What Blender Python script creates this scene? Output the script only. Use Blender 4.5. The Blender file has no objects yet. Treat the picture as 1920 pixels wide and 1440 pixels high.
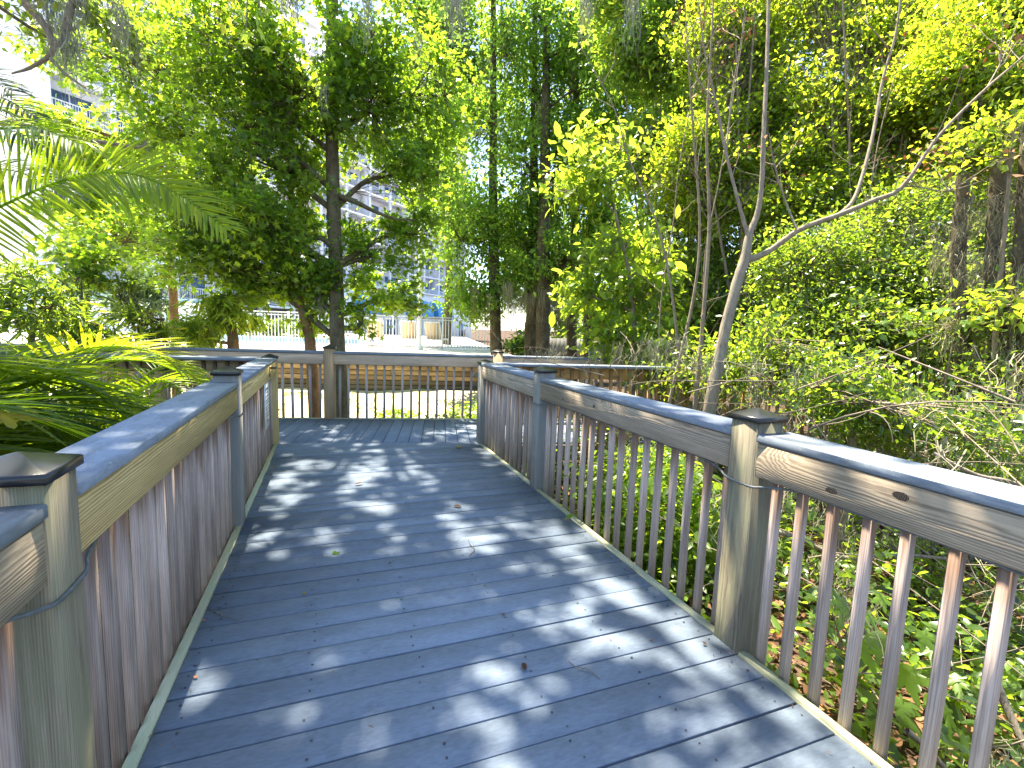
import bpy, bmesh, math, random
import numpy as np
from mathutils import Vector, Matrix, Quaternion

random.seed(4)
RNG = np.random.default_rng(11)
S = bpy.context.scene
COL = S.collection

# ------------------------------------------------------------------ camera
F_PX, CAM_H = 905.0, 1.344


def _n(v):
    return v / np.linalg.norm(v)


_d = _n(np.array([620 - 960, -(607 - 720), -F_PX], float))
_u = -_n(np.array([697 - 960, -(9040 - 720), -F_PX], float))
_u = _n(_u - _d * np.dot(_u, _d))
_x = np.cross(_d, _u)
R3 = np.array([_x, _d, _u])
CAM = np.array([0.0, 0.0, CAM_H])


def P(px, py, d):
    """world point seen at photo pixel (px, py), d metres in front of the lens"""
    return CAM + R3 @ np.array([(px - 960) / F_PX * d, -(py - 720) / F_PX * d, -d])


def PZ(px, py, z):
    r = R3 @ np.array([px - 960, -(py - 720), -F_PX])
    return CAM + r * (z - CAM_H) / r[2]


cd = bpy.data.cameras.new('camera')
cam = bpy.data.objects.new('camera', cd)
COL.objects.link(cam)
cd.sensor_fit = 'HORIZONTAL'
cd.sensor_width = 36.0
cd.lens = F_PX / 1920 * 36.0
cd.clip_start, cd.clip_end = 0.05, 3000
M4 = np.eye(4)
M4[:3, :3] = R3
M4[:3, 3] = CAM
cam.matrix_world = Matrix(M4.tolist())
S.camera = cam

# ------------------------------------------------------------------ light
SUN_AZ, SUN_EL = math.radians(-8), math.radians(67)      # azimuth from +Y towards +X
SUN = Vector((math.sin(SUN_AZ) * math.cos(SUN_EL), math.cos(SUN_AZ) * math.cos(SUN_EL), math.sin(SUN_EL)))
world = bpy.data.worlds.new('World')
S.world = world
world.use_nodes = True
wn = world.node_tree
wn.nodes.clear()
sky = wn.nodes.new('ShaderNodeTexSky')
sky.sky_type = 'NISHITA'
sky.sun_disc = False
sky.sun_elevation = SUN_EL
sky.sun_rotation = SUN_AZ
sky.air_density, sky.dust_density, sky.ozone_density = 1.0, 0.9, 1.4
bg = wn.nodes.new('ShaderNodeBackground')
bg.inputs['Strength'].default_value = 0.095
wo = wn.nodes.new('ShaderNodeOutputWorld')
wn.links.new(sky.outputs[0], bg.inputs[0])
wn.links.new(bg.outputs[0], wo.inputs[0])
sl = bpy.data.lights.new('sun', 'SUN')
sl.energy = 5.0
sl.angle = math.radians(0.53)
sl.color = (1.0, 0.90, 0.72)
so = bpy.data.objects.new('sun', sl)
COL.objects.link(so)
so.rotation_euler = SUN.to_track_quat('Z', 'Y').to_euler()
S.view_settings.view_transform = 'Standard'
S.view_settings.look = 'None'
S.view_settings.exposure = 2.5
S.view_settings.gamma = 1.0
S.render.engine = 'CYCLES'
S.cycles.max_bounces = 7
S.cycles.transmission_bounces = 5
S.cycles.caustics_reflective = False
S.cycles.caustics_refractive = False
S.cycles.use_denoising = True


# ------------------------------------------------------------------ materials
class NT:
    def __init__(self, name):
        self.m = bpy.data.materials.new(name)
        self.m.use_nodes = True
        self.t = self.m.node_tree
        self.t.nodes.clear()
        self.out = self.t.nodes.new('ShaderNodeOutputMaterial')

    def n(self, typ, **kw):
        x = self.t.nodes.new('ShaderNode' + typ)
        for k, v in kw.items():
            if isinstance(k, str) and hasattr(x, k) and k not in ('inputs',):
                setattr(x, k, v)
        return x

    def l(self, a, b):
        self.t.links.new(a, b)

    def math(self, op, a, b=None, clamp=False):
        x = self.n('Math', operation=op, use_clamp=clamp)
        for i, v in enumerate((a, b)):
            if v is None:
                continue
            if isinstance(v, (int, float)):
                x.inputs[i].default_value = v
            else:
                self.l(v, x.inputs[i])
        return x.outputs[0]

    def vmath(self, op, a, b):
        x = self.n('VectorMath', operation=op)
        for i, v in enumerate((a, b)):
            if isinstance(v, (tuple, list)):
                x.inputs[i].default_value = v
            else:
                self.l(v, x.inputs[i])
        return x.outputs[0]

    def noise(self, vec, scale, detail=3, rough=0.55, dist=0.0):
        x = self.n('TexNoise')
        x.inputs['Scale'].default_value = scale
        x.inputs['Detail'].default_value = detail
        x.inputs['Roughness'].default_value = rough
        x.inputs['Distortion'].default_value = dist
        if vec is not None:
            self.l(vec, x.inputs['Vector'])
        return x.outputs[0]

    def ramp(self, fac, stops, mode='LINEAR'):
        x = self.n('ValToRGB')
        x.color_ramp.interpolation = mode
        e = x.color_ramp.elements
        while len(e) < len(stops):
            e.new(0.5)
        for i, (p, c) in enumerate(stops):
            e[i].position = p
            e[i].color = (c[0], c[1], c[2], 1) if isinstance(c, (tuple, list)) else (c, c, c, 1)
        self.l(fac, x.inputs[0])
        return x.outputs[0]

    def mix(self, fac, a, b, mode='MIX'):
        x = self.n('Mix', data_type='RGBA', blend_type=mode)
        for s, v in ((0, fac), (6, a), (7, b)):
            if isinstance(v, (int, float)):
                x.inputs[s].default_value = v
            elif isinstance(v, (tuple, list)):
                x.inputs[s].default_value = (v[0], v[1], v[2], 1)
            else:
                self.l(v, x.inputs[s])
        return x.outputs[2]

    def bump(self, h, strength, dist=0.01):
        x = self.n('Bump')
        x.inputs['Strength'].default_value = strength
        x.inputs['Distance'].default_value = dist
        self.l(h, x.inputs['Height'])
        return x.outputs[0]

    def bsdf(self, col, rough=0.7, spec=0.3, normal=None, metal=0.0):
        b = self.n('BsdfPrincipled')
        if isinstance(col, (tuple, list)):
            b.inputs['Base Color'].default_value = (col[0], col[1], col[2], 1)
        else:
            self.l(col, b.inputs['Base Color'])
        if isinstance(rough, (int, float)):
            b.inputs['Roughness'].default_value = rough
        else:
            self.l(rough, b.inputs['Roughness'])
        b.inputs['Specular IOR Level'].default_value = spec
        b.inputs['Metallic'].default_value = metal
        if normal is not None:
            self.l(normal, b.inputs['Normal'])
        return b.outputs[0]

    def done(self, sh):
        self.l(sh, self.out.inputs[0])
        return self.m


def plain(name, col, rough=0.6, spec=0.3, var=0.12, scale=6.0, metal=0.0):
    t = NT(name)
    tc = t.n('TexCoord').outputs['Object']
    nz = t.noise(tc, scale, 4)
    c = t.mix(t.ramp(nz, [(0.3, 0.0), (0.7, 1.0)]), tuple(x * (1 - var) for x in col), tuple(min(1, x * (1 + var)) for x in col))
    return t.done(t.bsdf(c, rough, spec, None, metal))


def wood(name, light, dark, ring=46, contrast=0.75, mottle=(0.75, 1.15), algae=None, stain=None, knots=0.0, tilt=(0.035, 0.02), bump=0.35, off=(0.05, -0.07), stain_end=None, ringw=0.34):
    """weathered board; grain runs along the object's own X axis"""
    t = NT(name)
    tc = t.n('TexCoord').outputs['Object']
    rnd = t.n('ObjectInfo').outputs['Random']
    comb = t.n('CombineXYZ')
    t.l(t.math('MULTIPLY', rnd, 9.0), comb.inputs[0])
    t.l(t.math('ADD', t.math('MULTIPLY', t.math('FRACT', t.math('MULTIPLY', rnd, 7.31)), 0.09), off[0]), comb.inputs[1])
    t.l(t.math('ADD', t.math('MULTIPLY', t.math('FRACT', t.math('MULTIPLY', rnd, 13.7)), 0.07), off[1]), comb.inputs[2])
    v = t.vmath('ADD', tc, comb.outputs[0])
    if knots:
        vo = t.n('TexVoronoi', feature='F1')
        vo.inputs['Scale'].default_value = 1.0
        t.l(t.vmath('MULTIPLY', v, (2.1, 6.0, 0.01)), vo.inputs['Vector'])
        kd = vo.outputs['Distance']
        warp = t.math('MULTIPLY', t.ramp(kd, [(0.0, 1.0), (0.35, 0.0)], 'EASE'), 0.03)
        cw = t.n('CombineXYZ')
        t.l(warp, cw.inputs[1])
        t.l(warp, cw.inputs[2])
        vr = t.vmath('ADD', v, cw.outputs[0])
    else:
        vr = v
    mp = t.n('Mapping')
    mp.inputs['Rotation'].default_value = (0, tilt[0], tilt[1])
    mp.inputs['Scale'].default_value = (0.10, 1, 1)
    t.l(vr, mp.inputs['Vector'])
    wv = t.n('TexWave', wave_type='RINGS', rings_direction='X', wave_profile='SIN')
    wv.inputs['Scale'].default_value = ring * 1.35
    wv.inputs['Distortion'].default_value = 6.0
    wv.inputs['Detail'].default_value = 3.0
    wv.inputs['Detail Scale'].default_value = 0.5
    wv.inputs['Detail Roughness'].default_value = 0.6
    t.l(mp.outputs[0], wv.inputs['Vector'])
    ringv = t.ramp(wv.outputs['Fac'], [(0.0, 0.0), (0.35, 0.12), (0.8, 0.8), (1.0, 1.0)])
    fib = t.noise(t.vmath('MULTIPLY', v, (4.0, 260.0, 260.0)), 1.0, 4, 0.65)
    midn = t.noise(t.vmath('MULTIPLY', v, (2.2, 60.0, 60.0)), 1.0, 4, 0.6)
    big = t.noise(t.vmath('MULTIPLY', v, (1.6, 9.0, 9.0)), 1.0, 4, 0.6)
    g = t.math('ADD', t.math('MULTIPLY', ringv, ringw), t.math('ADD', t.math('MULTIPLY', t.ramp(fib, [(0.35, 0.0), (0.65, 1.0)]), (1.06 - ringw) / 2), t.math('MULTIPLY', t.ramp(midn, [(0.35, 0.0), (0.68, 1.0)]), (1.06 - ringw) / 2)))
    c = t.mix(t.math('MULTIPLY', g, contrast), light, dark)
    c = t.mix(1.0, c, t.ramp(big, [(0.3, mottle[0]), (0.7, mottle[1])]), 'MULTIPLY')
    hv = t.math('ADD', t.math('MULTIPLY', t.math('FRACT', t.math('MULTIPLY', rnd, 31.7)), 0.50), 0.74)
    c = t.mix(1.0, c, hv, 'MULTIPLY')
    if algae:
        am = t.ramp(t.noise(t.vmath('MULTIPLY', v, (3.0, 14.0, 14.0)), 1.0, 5, 0.65), [(0.42, 0.0), (0.66, 0.8)])
        c = t.mix(am, c, algae)
    if stain:
        sx = t.n('SeparateXYZ')
        t.l(tc, sx.inputs[0])
        base = t.math('ADD', sx.outputs[0], t.math('MULTIPLY', t.math('SUBTRACT', t.noise(t.vmath('MULTIPLY', v, (2.0, 45.0, 45.0)), 1.0, 3), 0.5), 0.42))
        base = t.math('ADD', base, t.math('MULTIPLY', t.math('SUBTRACT', t.math('FRACT', t.math('MULTIPLY', rnd, 17.3)), 0.5), 0.16))
        sm = t.ramp(t.math('SUBTRACT', base, stain_end), [(0.0, 0.0), (0.2, 0.92)], 'EASE')
        c = t.mix(sm, c, stain)
    if knots:
        km = t.ramp(kd, [(0.0, 1.0), (0.05, 0.85), (0.075, 0.3), (0.10, 0.0)])
        c = t.mix(t.math('MULTIPLY', km, knots), c, (0.05, 0.033, 0.024))
    h = t.math('SUBTRACT', t.math('MULTIPLY', fib, 0.5), t.math('MULTIPLY', ringv, 0.6))
    return t.done(t.bsdf(c, 0.78, 0.25, t.bump(h, bump, 0.004)))


def deck_mat(name, base, lift=1.0, speck=True):
    t = NT(name)
    tc = t.n('TexCoord').outputs['Object']
    oi = t.n('ObjectInfo')
    rnd = oi.outputs['Random']
    cx = t.n('CombineXYZ')
    t.l(t.math('MULTIPLY', rnd, 37.0), cx.inputs[0])
    t.l(t.math('MULTIPLY', rnd, 11.0), cx.inputs[1])
    v = t.vmath('ADD', tc, cx.outputs[0])
    n1 = t.noise(t.vmath('MULTIPLY', v, (3.0, 7.0, 7.0)), 1.0, 5, 0.6)
    n2 = t.noise(t.vmath('MULTIPLY', v, (30.0, 90.0, 90.0)), 1.0, 4, 0.65)
    n3 = t.noise(v, 210.0, 2, 0.6)
    f = t.math('ADD', t.math('MULTIPLY', n1, 0.5), t.math('MULTIPLY', n2, 0.5))
    b = base
    c = t.ramp(f, [(0.28, tuple(x * 0.72 for x in b)), (0.5, b), (0.72, tuple(min(1, x * 1.32) for x in b))])
    c = t.mix(1.0, c, t.math('ADD', t.math('MULTIPLY', rnd, 0.30), 0.85), 'MULTIPLY')
    if speck:
        sp = t.ramp(n3, [(0.70, 0.0), (0.76, 1.0)])
        sp2 = t.math('MULTIPLY', sp, t.ramp(t.noise(v, 4.0, 2), [(0.45, 0.0), (0.65, 0.6)]))
        c = t.mix(sp2, c, (0.5, 0.5, 0.5))
        dk = t.ramp(t.noise(t.vmath('ADD', v, (5, 3, 1)), 9.0, 5, 0.7), [(0.56, 0.0), (0.74, 0.55)])
        c = t.mix(dk, c, tuple(x * 0.5 for x in b))
    else:
        dk = t.ramp(t.noise(t.vmath('MULTIPLY', v, (5.0, 14.0, 14.0)), 1.0, 6, 0.72), [(0.5, 0.0), (0.72, 0.6)])
        c = t.mix(dk, c, (b[0] * 0.55, b[1] * 0.52, b[2] * 0.42))
        li = t.ramp(t.noise(v, 55.0, 3, 0.7), [(0.64, 0.0), (0.72, 0.5)])
        c = t.mix(li, c, (0.42, 0.42, 0.38))
    h = t.math('ADD', t.math('MULTIPLY', n2, 0.7), t.math('MULTIPLY', n3, 0.3))
    return t.done(t.bsdf(c, t.ramp(n1, [(0.3, 0.66), (0.7, 0.85)]), 0.2, t.bump(h, 0.3, 0.003)))


def leaf_mat(name, dark, light, trans, tfac=0.45, rough=0.42, spec=0.45):
    t = NT(name)
    a = t.n('Attribute', attribute_name='tint')
    f = a.outputs['Fac']
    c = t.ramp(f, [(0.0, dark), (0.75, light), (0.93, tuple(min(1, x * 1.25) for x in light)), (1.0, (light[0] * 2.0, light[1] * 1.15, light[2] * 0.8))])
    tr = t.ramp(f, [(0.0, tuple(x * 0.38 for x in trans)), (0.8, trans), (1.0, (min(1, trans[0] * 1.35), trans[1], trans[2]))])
    pb = t.bsdf(c, rough, spec)
    tb = t.n('BsdfTranslucent')
    t.l(tr, tb.inputs[0])
    mx = t.n('MixShader')
    mx.inputs[0].default_value = tfac
    t.l(pb, mx.inputs[1])
    t.l(tb.outputs[0], mx.inputs[2])
    return t.done(mx.outputs[0])


def bark_mat(name, a, b, scale=14.0, lichen=None, bump=0.8):
    t = NT(name)
    tc = t.n('TexCoord').outputs['Object']
    n1 = t.noise(t.vmath('MULTIPLY', tc, (1.0, 1.0, 0.28)), scale, 5, 0.65, 0.6)
    n2 = t.noise(tc, scale * 4, 3, 0.6)
    c = t.ramp(t.math('ADD', t.math('MULTIPLY', n1, 0.7), t.math('MULTIPLY', n2, 0.3)), [(0.33, a), (0.62, b)])
    if lichen:
        c = t.mix(t.ramp(t.noise(tc, 5.0, 4, 0.7), [(0.48, 0.0), (0.62, 0.75)]), c, lichen)
    return t.done(t.bsdf(c, 0.9, 0.15, t.bump(n1, bump, 0.02)))


M = {}
M['deck'] = deck_mat('deck_composite', (0.138, 0.176, 0.232))
M['cap'] = deck_mat('rail_cap_composite', (0.19, 0.222, 0.27), speck=False)
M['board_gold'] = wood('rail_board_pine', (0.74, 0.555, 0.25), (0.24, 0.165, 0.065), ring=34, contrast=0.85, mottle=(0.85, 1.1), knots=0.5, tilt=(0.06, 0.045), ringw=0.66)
M['board_grey'] = wood('rail_board_weathered', (0.50, 0.405, 0.295), (0.12, 0.09, 0.065), ring=58, contrast=0.85, knots=0.95, tilt=(0.035, 0.025), ringw=0.5)
M['board_far'] = wood('far_rail_board', (0.58, 0.44, 0.31), (0.22, 0.16, 0.11), ring=40, knots=0.7)
M['baluster'] = wood('baluster_wood', (0.58, 0.465, 0.40), (0.16, 0.118, 0.098), ring=50, contrast=0.8, mottle=(0.65, 1.15), stain=(0.19, 0.115, 0.075), stain_end=0.70, bump=0.3)
M['baluster_far'] = wood('far_baluster_wood', (0.48, 0.40, 0.35), (0.17, 0.13, 0.11), ring=50, contrast=0.7, stain=(0.12, 0.07, 0.04), stain_end=0.82)
M['baluster_out'] = wood('bounce_lit_baluster_wood', (0.46, 0.27, 0.11), (0.20, 0.10, 0.04), ring=45, contrast=0.6)  # golden bounce light from the lawn is put into this wood colour
M['board_bounce_lit'] = wood('bounce_lit_rail_board', (0.62, 0.36, 0.13), (0.30, 0.16, 0.06), ring=40, contrast=0.6)  # board coloured golden to stand in for light bounced off the lawn
M['post'] = wood('post_wood', (0.33, 0.28, 0.20), (0.08, 0.062, 0.04), ring=44, contrast=0.95, algae=(0.205, 0.20, 0.12), bump=0.45)
M['post_grey'] = wood('grey_post_wood', (0.33, 0.31, 0.28), (0.13, 0.12, 0.105), ring=44, contrast=0.7, algae=(0.19, 0.20, 0.17))
M['post_brown'] = wood('brown_post_wood', (0.48, 0.335, 0.19), (0.2, 0.135, 0.075), ring=44, contrast=0.6)
M['strip'] = wood('edge_strip_wood', (0.42, 0.42, 0.29), (0.24, 0.235, 0.15), ring=40, contrast=0.5, algae=(0.30, 0.34, 0.21))
M['fascia'] = wood('fascia_wood', (0.24, 0.19, 0.14), (0.11, 0.085, 0.06), ring=40)
M['black'] = plain('black_metal_cap', (0.014, 0.015, 0.017), 0.33, 0.5, 0.3, 20)
M['cable'] = plain('grey_cable', (0.10, 0.11, 0.115), 0.5, 0.4, 0.3, 40)
M['screw'] = plain('screw_dark', (0.035, 0.037, 0.042), 0.5, 0.4)
M['sign'] = plain('sign_white', (0.72, 0.74, 0.74), 0.4, 0.4, 0.05)
M['ink'] = plain('sign_ink', (0.16, 0.17, 0.21), 0.5, 0.3)
M['white'] = plain('white_paint', (0.80, 0.80, 0.80), 0.45, 0.4, 0.05)
M['concrete'] = plain('pool_concrete', (0.66, 0.63, 0.58), 0.85, 0.2, 0.1, 2)
M['timber'] = wood('landscape_timber', (0.34, 0.235, 0.12), (0.15, 0.10, 0.05), ring=22, contrast=0.7, mottle=(0.6, 1.2))
M['timber_dark'] = wood('landscape_timber_dark', (0.17, 0.125, 0.08), (0.07, 0.05, 0.035), ring=22, contrast=0.7, algae=(0.09, 0.10, 0.05))  # darker timber for the lowest courses
M['wall_b'] = plain('building_paint', (0.82, 0.85, 0.90), 0.85, 0.2, 0.04, 0.5)
M['slab'] = plain('balcony_slab', (0.80, 0.83, 0.88), 0.85, 0.2, 0.05, 0.5)
M['teal'] = plain('blue_awning', (0.045, 0.26, 0.50), 0.45, 0.4, 0.15, 3)
M['bluetrim'] = plain('blue_coping', (0.22, 0.40, 0.58), 0.5, 0.4, 0.1, 3)
M['garage'] = plain('garage_grey', (0.25, 0.23, 0.21), 0.9, 0.2, 0.15, 1)
M['tan'] = plain('tan_sling', (0.70, 0.50, 0.27), 0.7, 0.2, 0.08, 8)
M['greyfence'] = wood('grey_fence_wood', (0.34, 0.33, 0.33), (0.18, 0.17, 0.16), ring=40)
M['frond_dead'] = plain('dead_straw', (0.40, 0.32, 0.19), 0.9, 0.1, 0.3, 30)
M['twig'] = plain('dead_twig', (0.19, 0.155, 0.12), 0.9, 0.1, 0.35, 15)
M['bark_main'] = bark_mat('bark_mottled', (0.055, 0.042, 0.028), (0.17, 0.135, 0.085), 16, (0.15, 0.155, 0.085))
M['bark_orange'] = bark_mat('bark_orange', (0.10, 0.055, 0.026), (0.34, 0.19, 0.09), 10)
M['bark_dark'] = bark_mat('bark_dark', (0.04, 0.03, 0.02), (0.125, 0.095, 0.06), 14, (0.15, 0.14, 0.09))
M['bark_pale'] = bark_mat('bark_pale', (0.13, 0.105, 0.075), (0.32, 0.265, 0.20), 30, (0.26, 0.235, 0.17), 0.6)
M['bark_thin'] = bark_mat('bark_thin', (0.13, 0.10, 0.07), (0.30, 0.24, 0.17), 22, None, 0.4)
M['moss'] = plain('spanish_moss_grey', (0.34, 0.34, 0.25), 0.95, 0.05, 0.3, 8)
M['moss_tan'] = plain('spanish_moss_tan', (0.29, 0.265, 0.17), 0.95, 0.05, 0.35, 6)
M['leaf_maple'] = leaf_mat('leaf_maple', (0.040, 0.092, 0.022), (0.080, 0.165, 0.028), (0.55, 0.84, 0.04), 0.54)
M['leaf_cypress'] = leaf_mat('leaf_cypress', (0.042, 0.095, 0.024), (0.09, 0.175, 0.034), (0.52, 0.84, 0.07), 0.54, 0.5, 0.3)
M['leaf_far'] = leaf_mat('leaf_far', (0.045, 0.10, 0.025), (0.09, 0.17, 0.035), (0.50, 0.76, 0.06), 0.52, 0.5, 0.3)
M['leaf_gloss'] = leaf_mat('leaf_gloss', (0.048, 0.092, 0.018), (0.115, 0.185, 0.026), (0.70, 0.92, 0.04), 0.56, 0.27, 0.55)
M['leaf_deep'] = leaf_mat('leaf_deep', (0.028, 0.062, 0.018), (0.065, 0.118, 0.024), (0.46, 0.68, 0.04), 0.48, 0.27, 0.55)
M['leaf_fresh'] = leaf_mat('leaf_fresh', (0.06, 0.12, 0.02), (0.11, 0.20, 0.028), (0.58, 0.80, 0.05), 0.55, 0.38, 0.4)
M['leaf_yellow'] = leaf_mat('leaf_yellow', (0.30, 0.24, 0.02), (0.42, 0.34, 0.03), (0.65, 0.55, 0.04), 0.5, 0.5, 0.3)
M['leaf_palm'] = leaf_mat('leaf_palm', (0.020, 0.058, 0.014), (0.080, 0.15, 0.016), (0.62, 0.86, 0.02), 0.48, 0.42, 0.28)
M['leaf_blue'] = leaf_mat('leaf_blue', (0.05, 0.09, 0.06), (0.10, 0.16, 0.11), (0.25, 0.40, 0.16), 0.35, 0.45, 0.4)
M['litter'] = leaf_mat('leaf_litter', (0.06, 0.034, 0.02), (0.23, 0.125, 0.065), (0.25, 0.12, 0.05), 0.1, 0.8, 0.1)
M['grass'] = leaf_mat('grass_blades', (0.10, 0.16, 0.03), (0.24, 0.30, 0.07), (0.45, 0.55, 0.08), 0.35, 0.6, 0.2)


def glass_mat():
    t = NT('window_glass')
    tc = t.n('TexCoord').outputs['Object']
    c = t.ramp(t.noise(tc, 0.7, 2), [(0.35, (0.04, 0.08, 0.14)), (0.65, (0.10, 0.20, 0.34))])
    return t.done(t.bsdf(c, 0.06, 0.8))


M['glass'] = glass_mat()


def water_mat():
    t = NT('pool_water')
    tc = t.n('TexCoord').outputs['Object']
    return t.done(t.bsdf((0.03, 0.17, 0.42), 0.08, 0.5, t.bump(t.noise(tc, 3.0, 3), 0.2, 0.05)))


M['water'] = water_mat()


def ground_mat():
    t = NT('ground_soil')
    tc = t.n('TexCoord').outputs['Object']
    sx = t.n('SeparateXYZ')
    t.l(tc, sx.inputs[0])
    n1 = t.noise(tc, 0.9, 5, 0.6)
    n2 = t.noise(tc, 9.0, 5, 0.7)
    n3 = t.noise(tc, 60.0, 3, 0.7)
    soil = t.ramp(t.math('ADD', t.math('MULTIPLY', n2, 0.6), t.math('MULTIPLY', n3, 0.4)), [(0.3, (0.025, 0.017, 0.012)), (0.5, (0.07, 0.045, 0.03)), (0.7, (0.15, 0.095, 0.06))])
    sand = t.ramp(t.math('ADD', t.math('MULTIPLY', n1, 0.5), t.math('MULTIPLY', n2, 0.5)), [(0.34, (0.30, 0.31, 0.12)), (0.46, (0.46, 0.42, 0.27)), (0.62, (0.60, 0.52, 0.40))])
    # open sandy lawn beyond the landing, wooded litter elsewhere
    v = t.math('ADD', t.math('MULTIPLY', sx.outputs[0], 0.208), t.math('MULTIPLY', sx.outputs[1], 0.978))
    m1 = t.math('ADD', v, t.math('MULTIPLY', n1, 1.2))
    m = t.ramp(t.math('DIVIDE', t.math('SUBTRACT', m1, 8.2), 1.0), [(0.0, 0.0), (1.0, 1.0)])
    mx = t.ramp(t.math('DIVIDE', t.math('SUBTRACT', 5.2, t.math('ADD', sx.outputs[0], n1)), 1.5), [(0.0, 0.0), (1.0, 1.0)])
    c = t.mix(t.math('MULTIPLY', m, mx), soil, sand)
    return t.done(t.bsdf(c, 0.95, 0.1, t.bump(n2, 0.6, 0.05)))


M['ground'] = ground_mat()


# ------------------------------------------------------------------ object helpers
def tag(o, label=None, cat=None, group=None, kind=None):
    if label:
        o['label'] = label
    if cat:
        o['category'] = cat
    if group:
        o['group'] = group
    if kind:
        o['kind'] = kind
    return o


def empty(name, loc=(0, 0, 0), rz=0.0):
    o = bpy.data.objects.new(name, None)
    o.empty_display_size = 0.2
    o.location = loc
    o.rotation_euler = (0, 0, rz)
    COL.objects.link(o)
    return o


def link(name, me, parent=None, mat=None):
    o = bpy.data.objects.new(name, me)
    COL.objects.link(o)
    if parent is not None:
        o.parent = parent
    if mat is not None and not me.materials:
        me.materials.append(mat)
    return o


def mesh_np(name, V, Fs, mat=None, tint=None, smooth=False):
    """V (n,3); Fs list of int arrays (m,k)"""
    me = bpy.data.meshes.new(name)
    V = np.asarray(V, np.float32)
    if not isinstance(Fs, (list, tuple)):
        Fs = [Fs]
    Fs = [np.asarray(f, np.int32) for f in Fs if len(f)]
    loops = np.concatenate([f.ravel() for f in Fs])
    sizes = np.concatenate([np.full(len(f), f.shape[1], np.int32) for f in Fs])
    starts = np.concatenate([[0], np.cumsum(sizes)[:-1]]).astype(np.int32)
    me.vertices.add(len(V))
    me.vertices.foreach_set('co', V.ravel())
    me.loops.add(len(loops))
    me.loops.foreach_set('vertex_index', loops)
    me.polygons.add(len(sizes))
    me.polygons.foreach_set('loop_start', starts)
    me.polygons.foreach_set('loop_total', sizes)
    if smooth:
        me.polygons.foreach_set('use_smooth', np.ones(len(sizes), bool))
    me.update(calc_edges=True)
    if tint is not None:
        at = me.attributes.new('tint', 'FLOAT', 'POINT')
        at.data.foreach_set('value', np.asarray(tint, np.float32))
    if mat is not None:
        me.materials.append(mat)
    return me


def beam_mesh(name, lx, ly, lz, ch=0.003, mat=None, x0=0.0):
    """chamfered bar along +X, centred on Y and Z, starting at x0"""
    a, b = ly / 2, lz / 2
    ch = min(ch, a * 0.45, b * 0.45)
    prof = [(-a + ch, -b), (a - ch, -b), (a, -b + ch), (a, b - ch), (a - ch, b), (-a + ch, b), (-a, b - ch), (-a, -b + ch)]
    V = [(x0, y, z) for y, z in prof] + [(x0 + lx, y, z) for y, z in prof]
    q = np.array([(i, (i + 1) % 8, 8 + (i + 1) % 8, 8 + i) for i in range(8)])
    caps = np.array([list(range(7, -1, -1)), list(range(8, 16))])
    return mesh_np(name, V, [q, caps], mat)


def box_mesh(name, x0, x1, y0, y1, z0, z1, mat=None):
    V = [(x, y, z) for z in (z0, z1) for y in (y0, y1) for x in (x0, x1)]
    Fq = np.array([(0, 2, 3, 1), (4, 5, 7, 6), (0, 1, 5, 4), (2, 6, 7, 3), (0, 4, 6, 2), (1, 3, 7, 5)])
    return mesh_np(name, V, Fq, mat)


def boxes(name, bs, mat=None):
    V, Fq = [], []
    base = np.array([(0, 2, 3, 1), (4, 5, 7, 6), (0, 1, 5, 4), (2, 6, 7, 3), (0, 4, 6, 2), (1, 3, 7, 5)])
    for k, (x0, x1, y0, y1, z0, z1) in enumerate(bs):
        V += [(x, y, z) for z in (z0, z1) for y in (y0, y1) for x in (x0, x1)]
        Fq.append(base + 8 * k)
    return mesh_np(name, V, np.concatenate(Fq), mat)


def tubes(paths, radii, K=6, caps=False):
    """paths (T,S,3), radii (T,S) -> V, F quads"""
    paths = np.asarray(paths, float)
    radii = np.asarray(radii, float)
    T, Sg, _ = paths.shape
    tan = np.gradient(paths, axis=1)
    tan /= np.linalg.norm(tan, axis=2, keepdims=True) + 1e-9
    ref = np.zeros_like(tan)
    ref[..., 0] = 1.0
    m = np.abs(tan[..., 0]).mean(axis=1) > 0.8
    ref[m] = (0, 1, 0)
    a = np.cross(tan, ref)
    a /= np.linalg.norm(a, axis=2, keepdims=True) + 1e-9
    b = np.cross(tan, a)
    th = np.arange(K) / K * 2 * np.pi
    ring = a[:, :, None, :] * np.cos(th)[None, None, :, None] + b[:, :, None, :] * np.sin(th)[None, None, :, None]
    V = paths[:, :, None, :] + ring * radii[:, :, None, None]
    V = V.reshape(-1, 3)
    i = np.arange(T)[:, None, None] * Sg * K
    s = np.arange(Sg - 1)[None, :, None] * K
    k = np.arange(K)[None, None, :]
    k2 = (k + 1) % K
    Fq = np.stack([i + s + k, i + s + k2, i + s + K + k2, i + s + K + k], axis=-1).reshape(-1, 4)
    return V, Fq


def smooth_path(pts, n):
    """Catmull-Rom through pts (m,c) -> (n,c)"""
    p = np.asarray(pts, float)
    p = np.vstack([2 * p[0] - p[1], p, 2 * p[-1] - p[-2]])
    m = len(p) - 3
    t = np.linspace(0, m - 1e-6, n)
    i = t.astype(int)
    f = (t - i)[:, None]
    a, b, c, d = p[i], p[i + 1], p[i + 2], p[i + 3]
    return 0.5 * (2 * b + (c - a) * f + (2 * a - 5 * b + 4 * c - d) * f ** 2 + (3 * b - a - 3 * c + d) * f ** 3)


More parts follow.
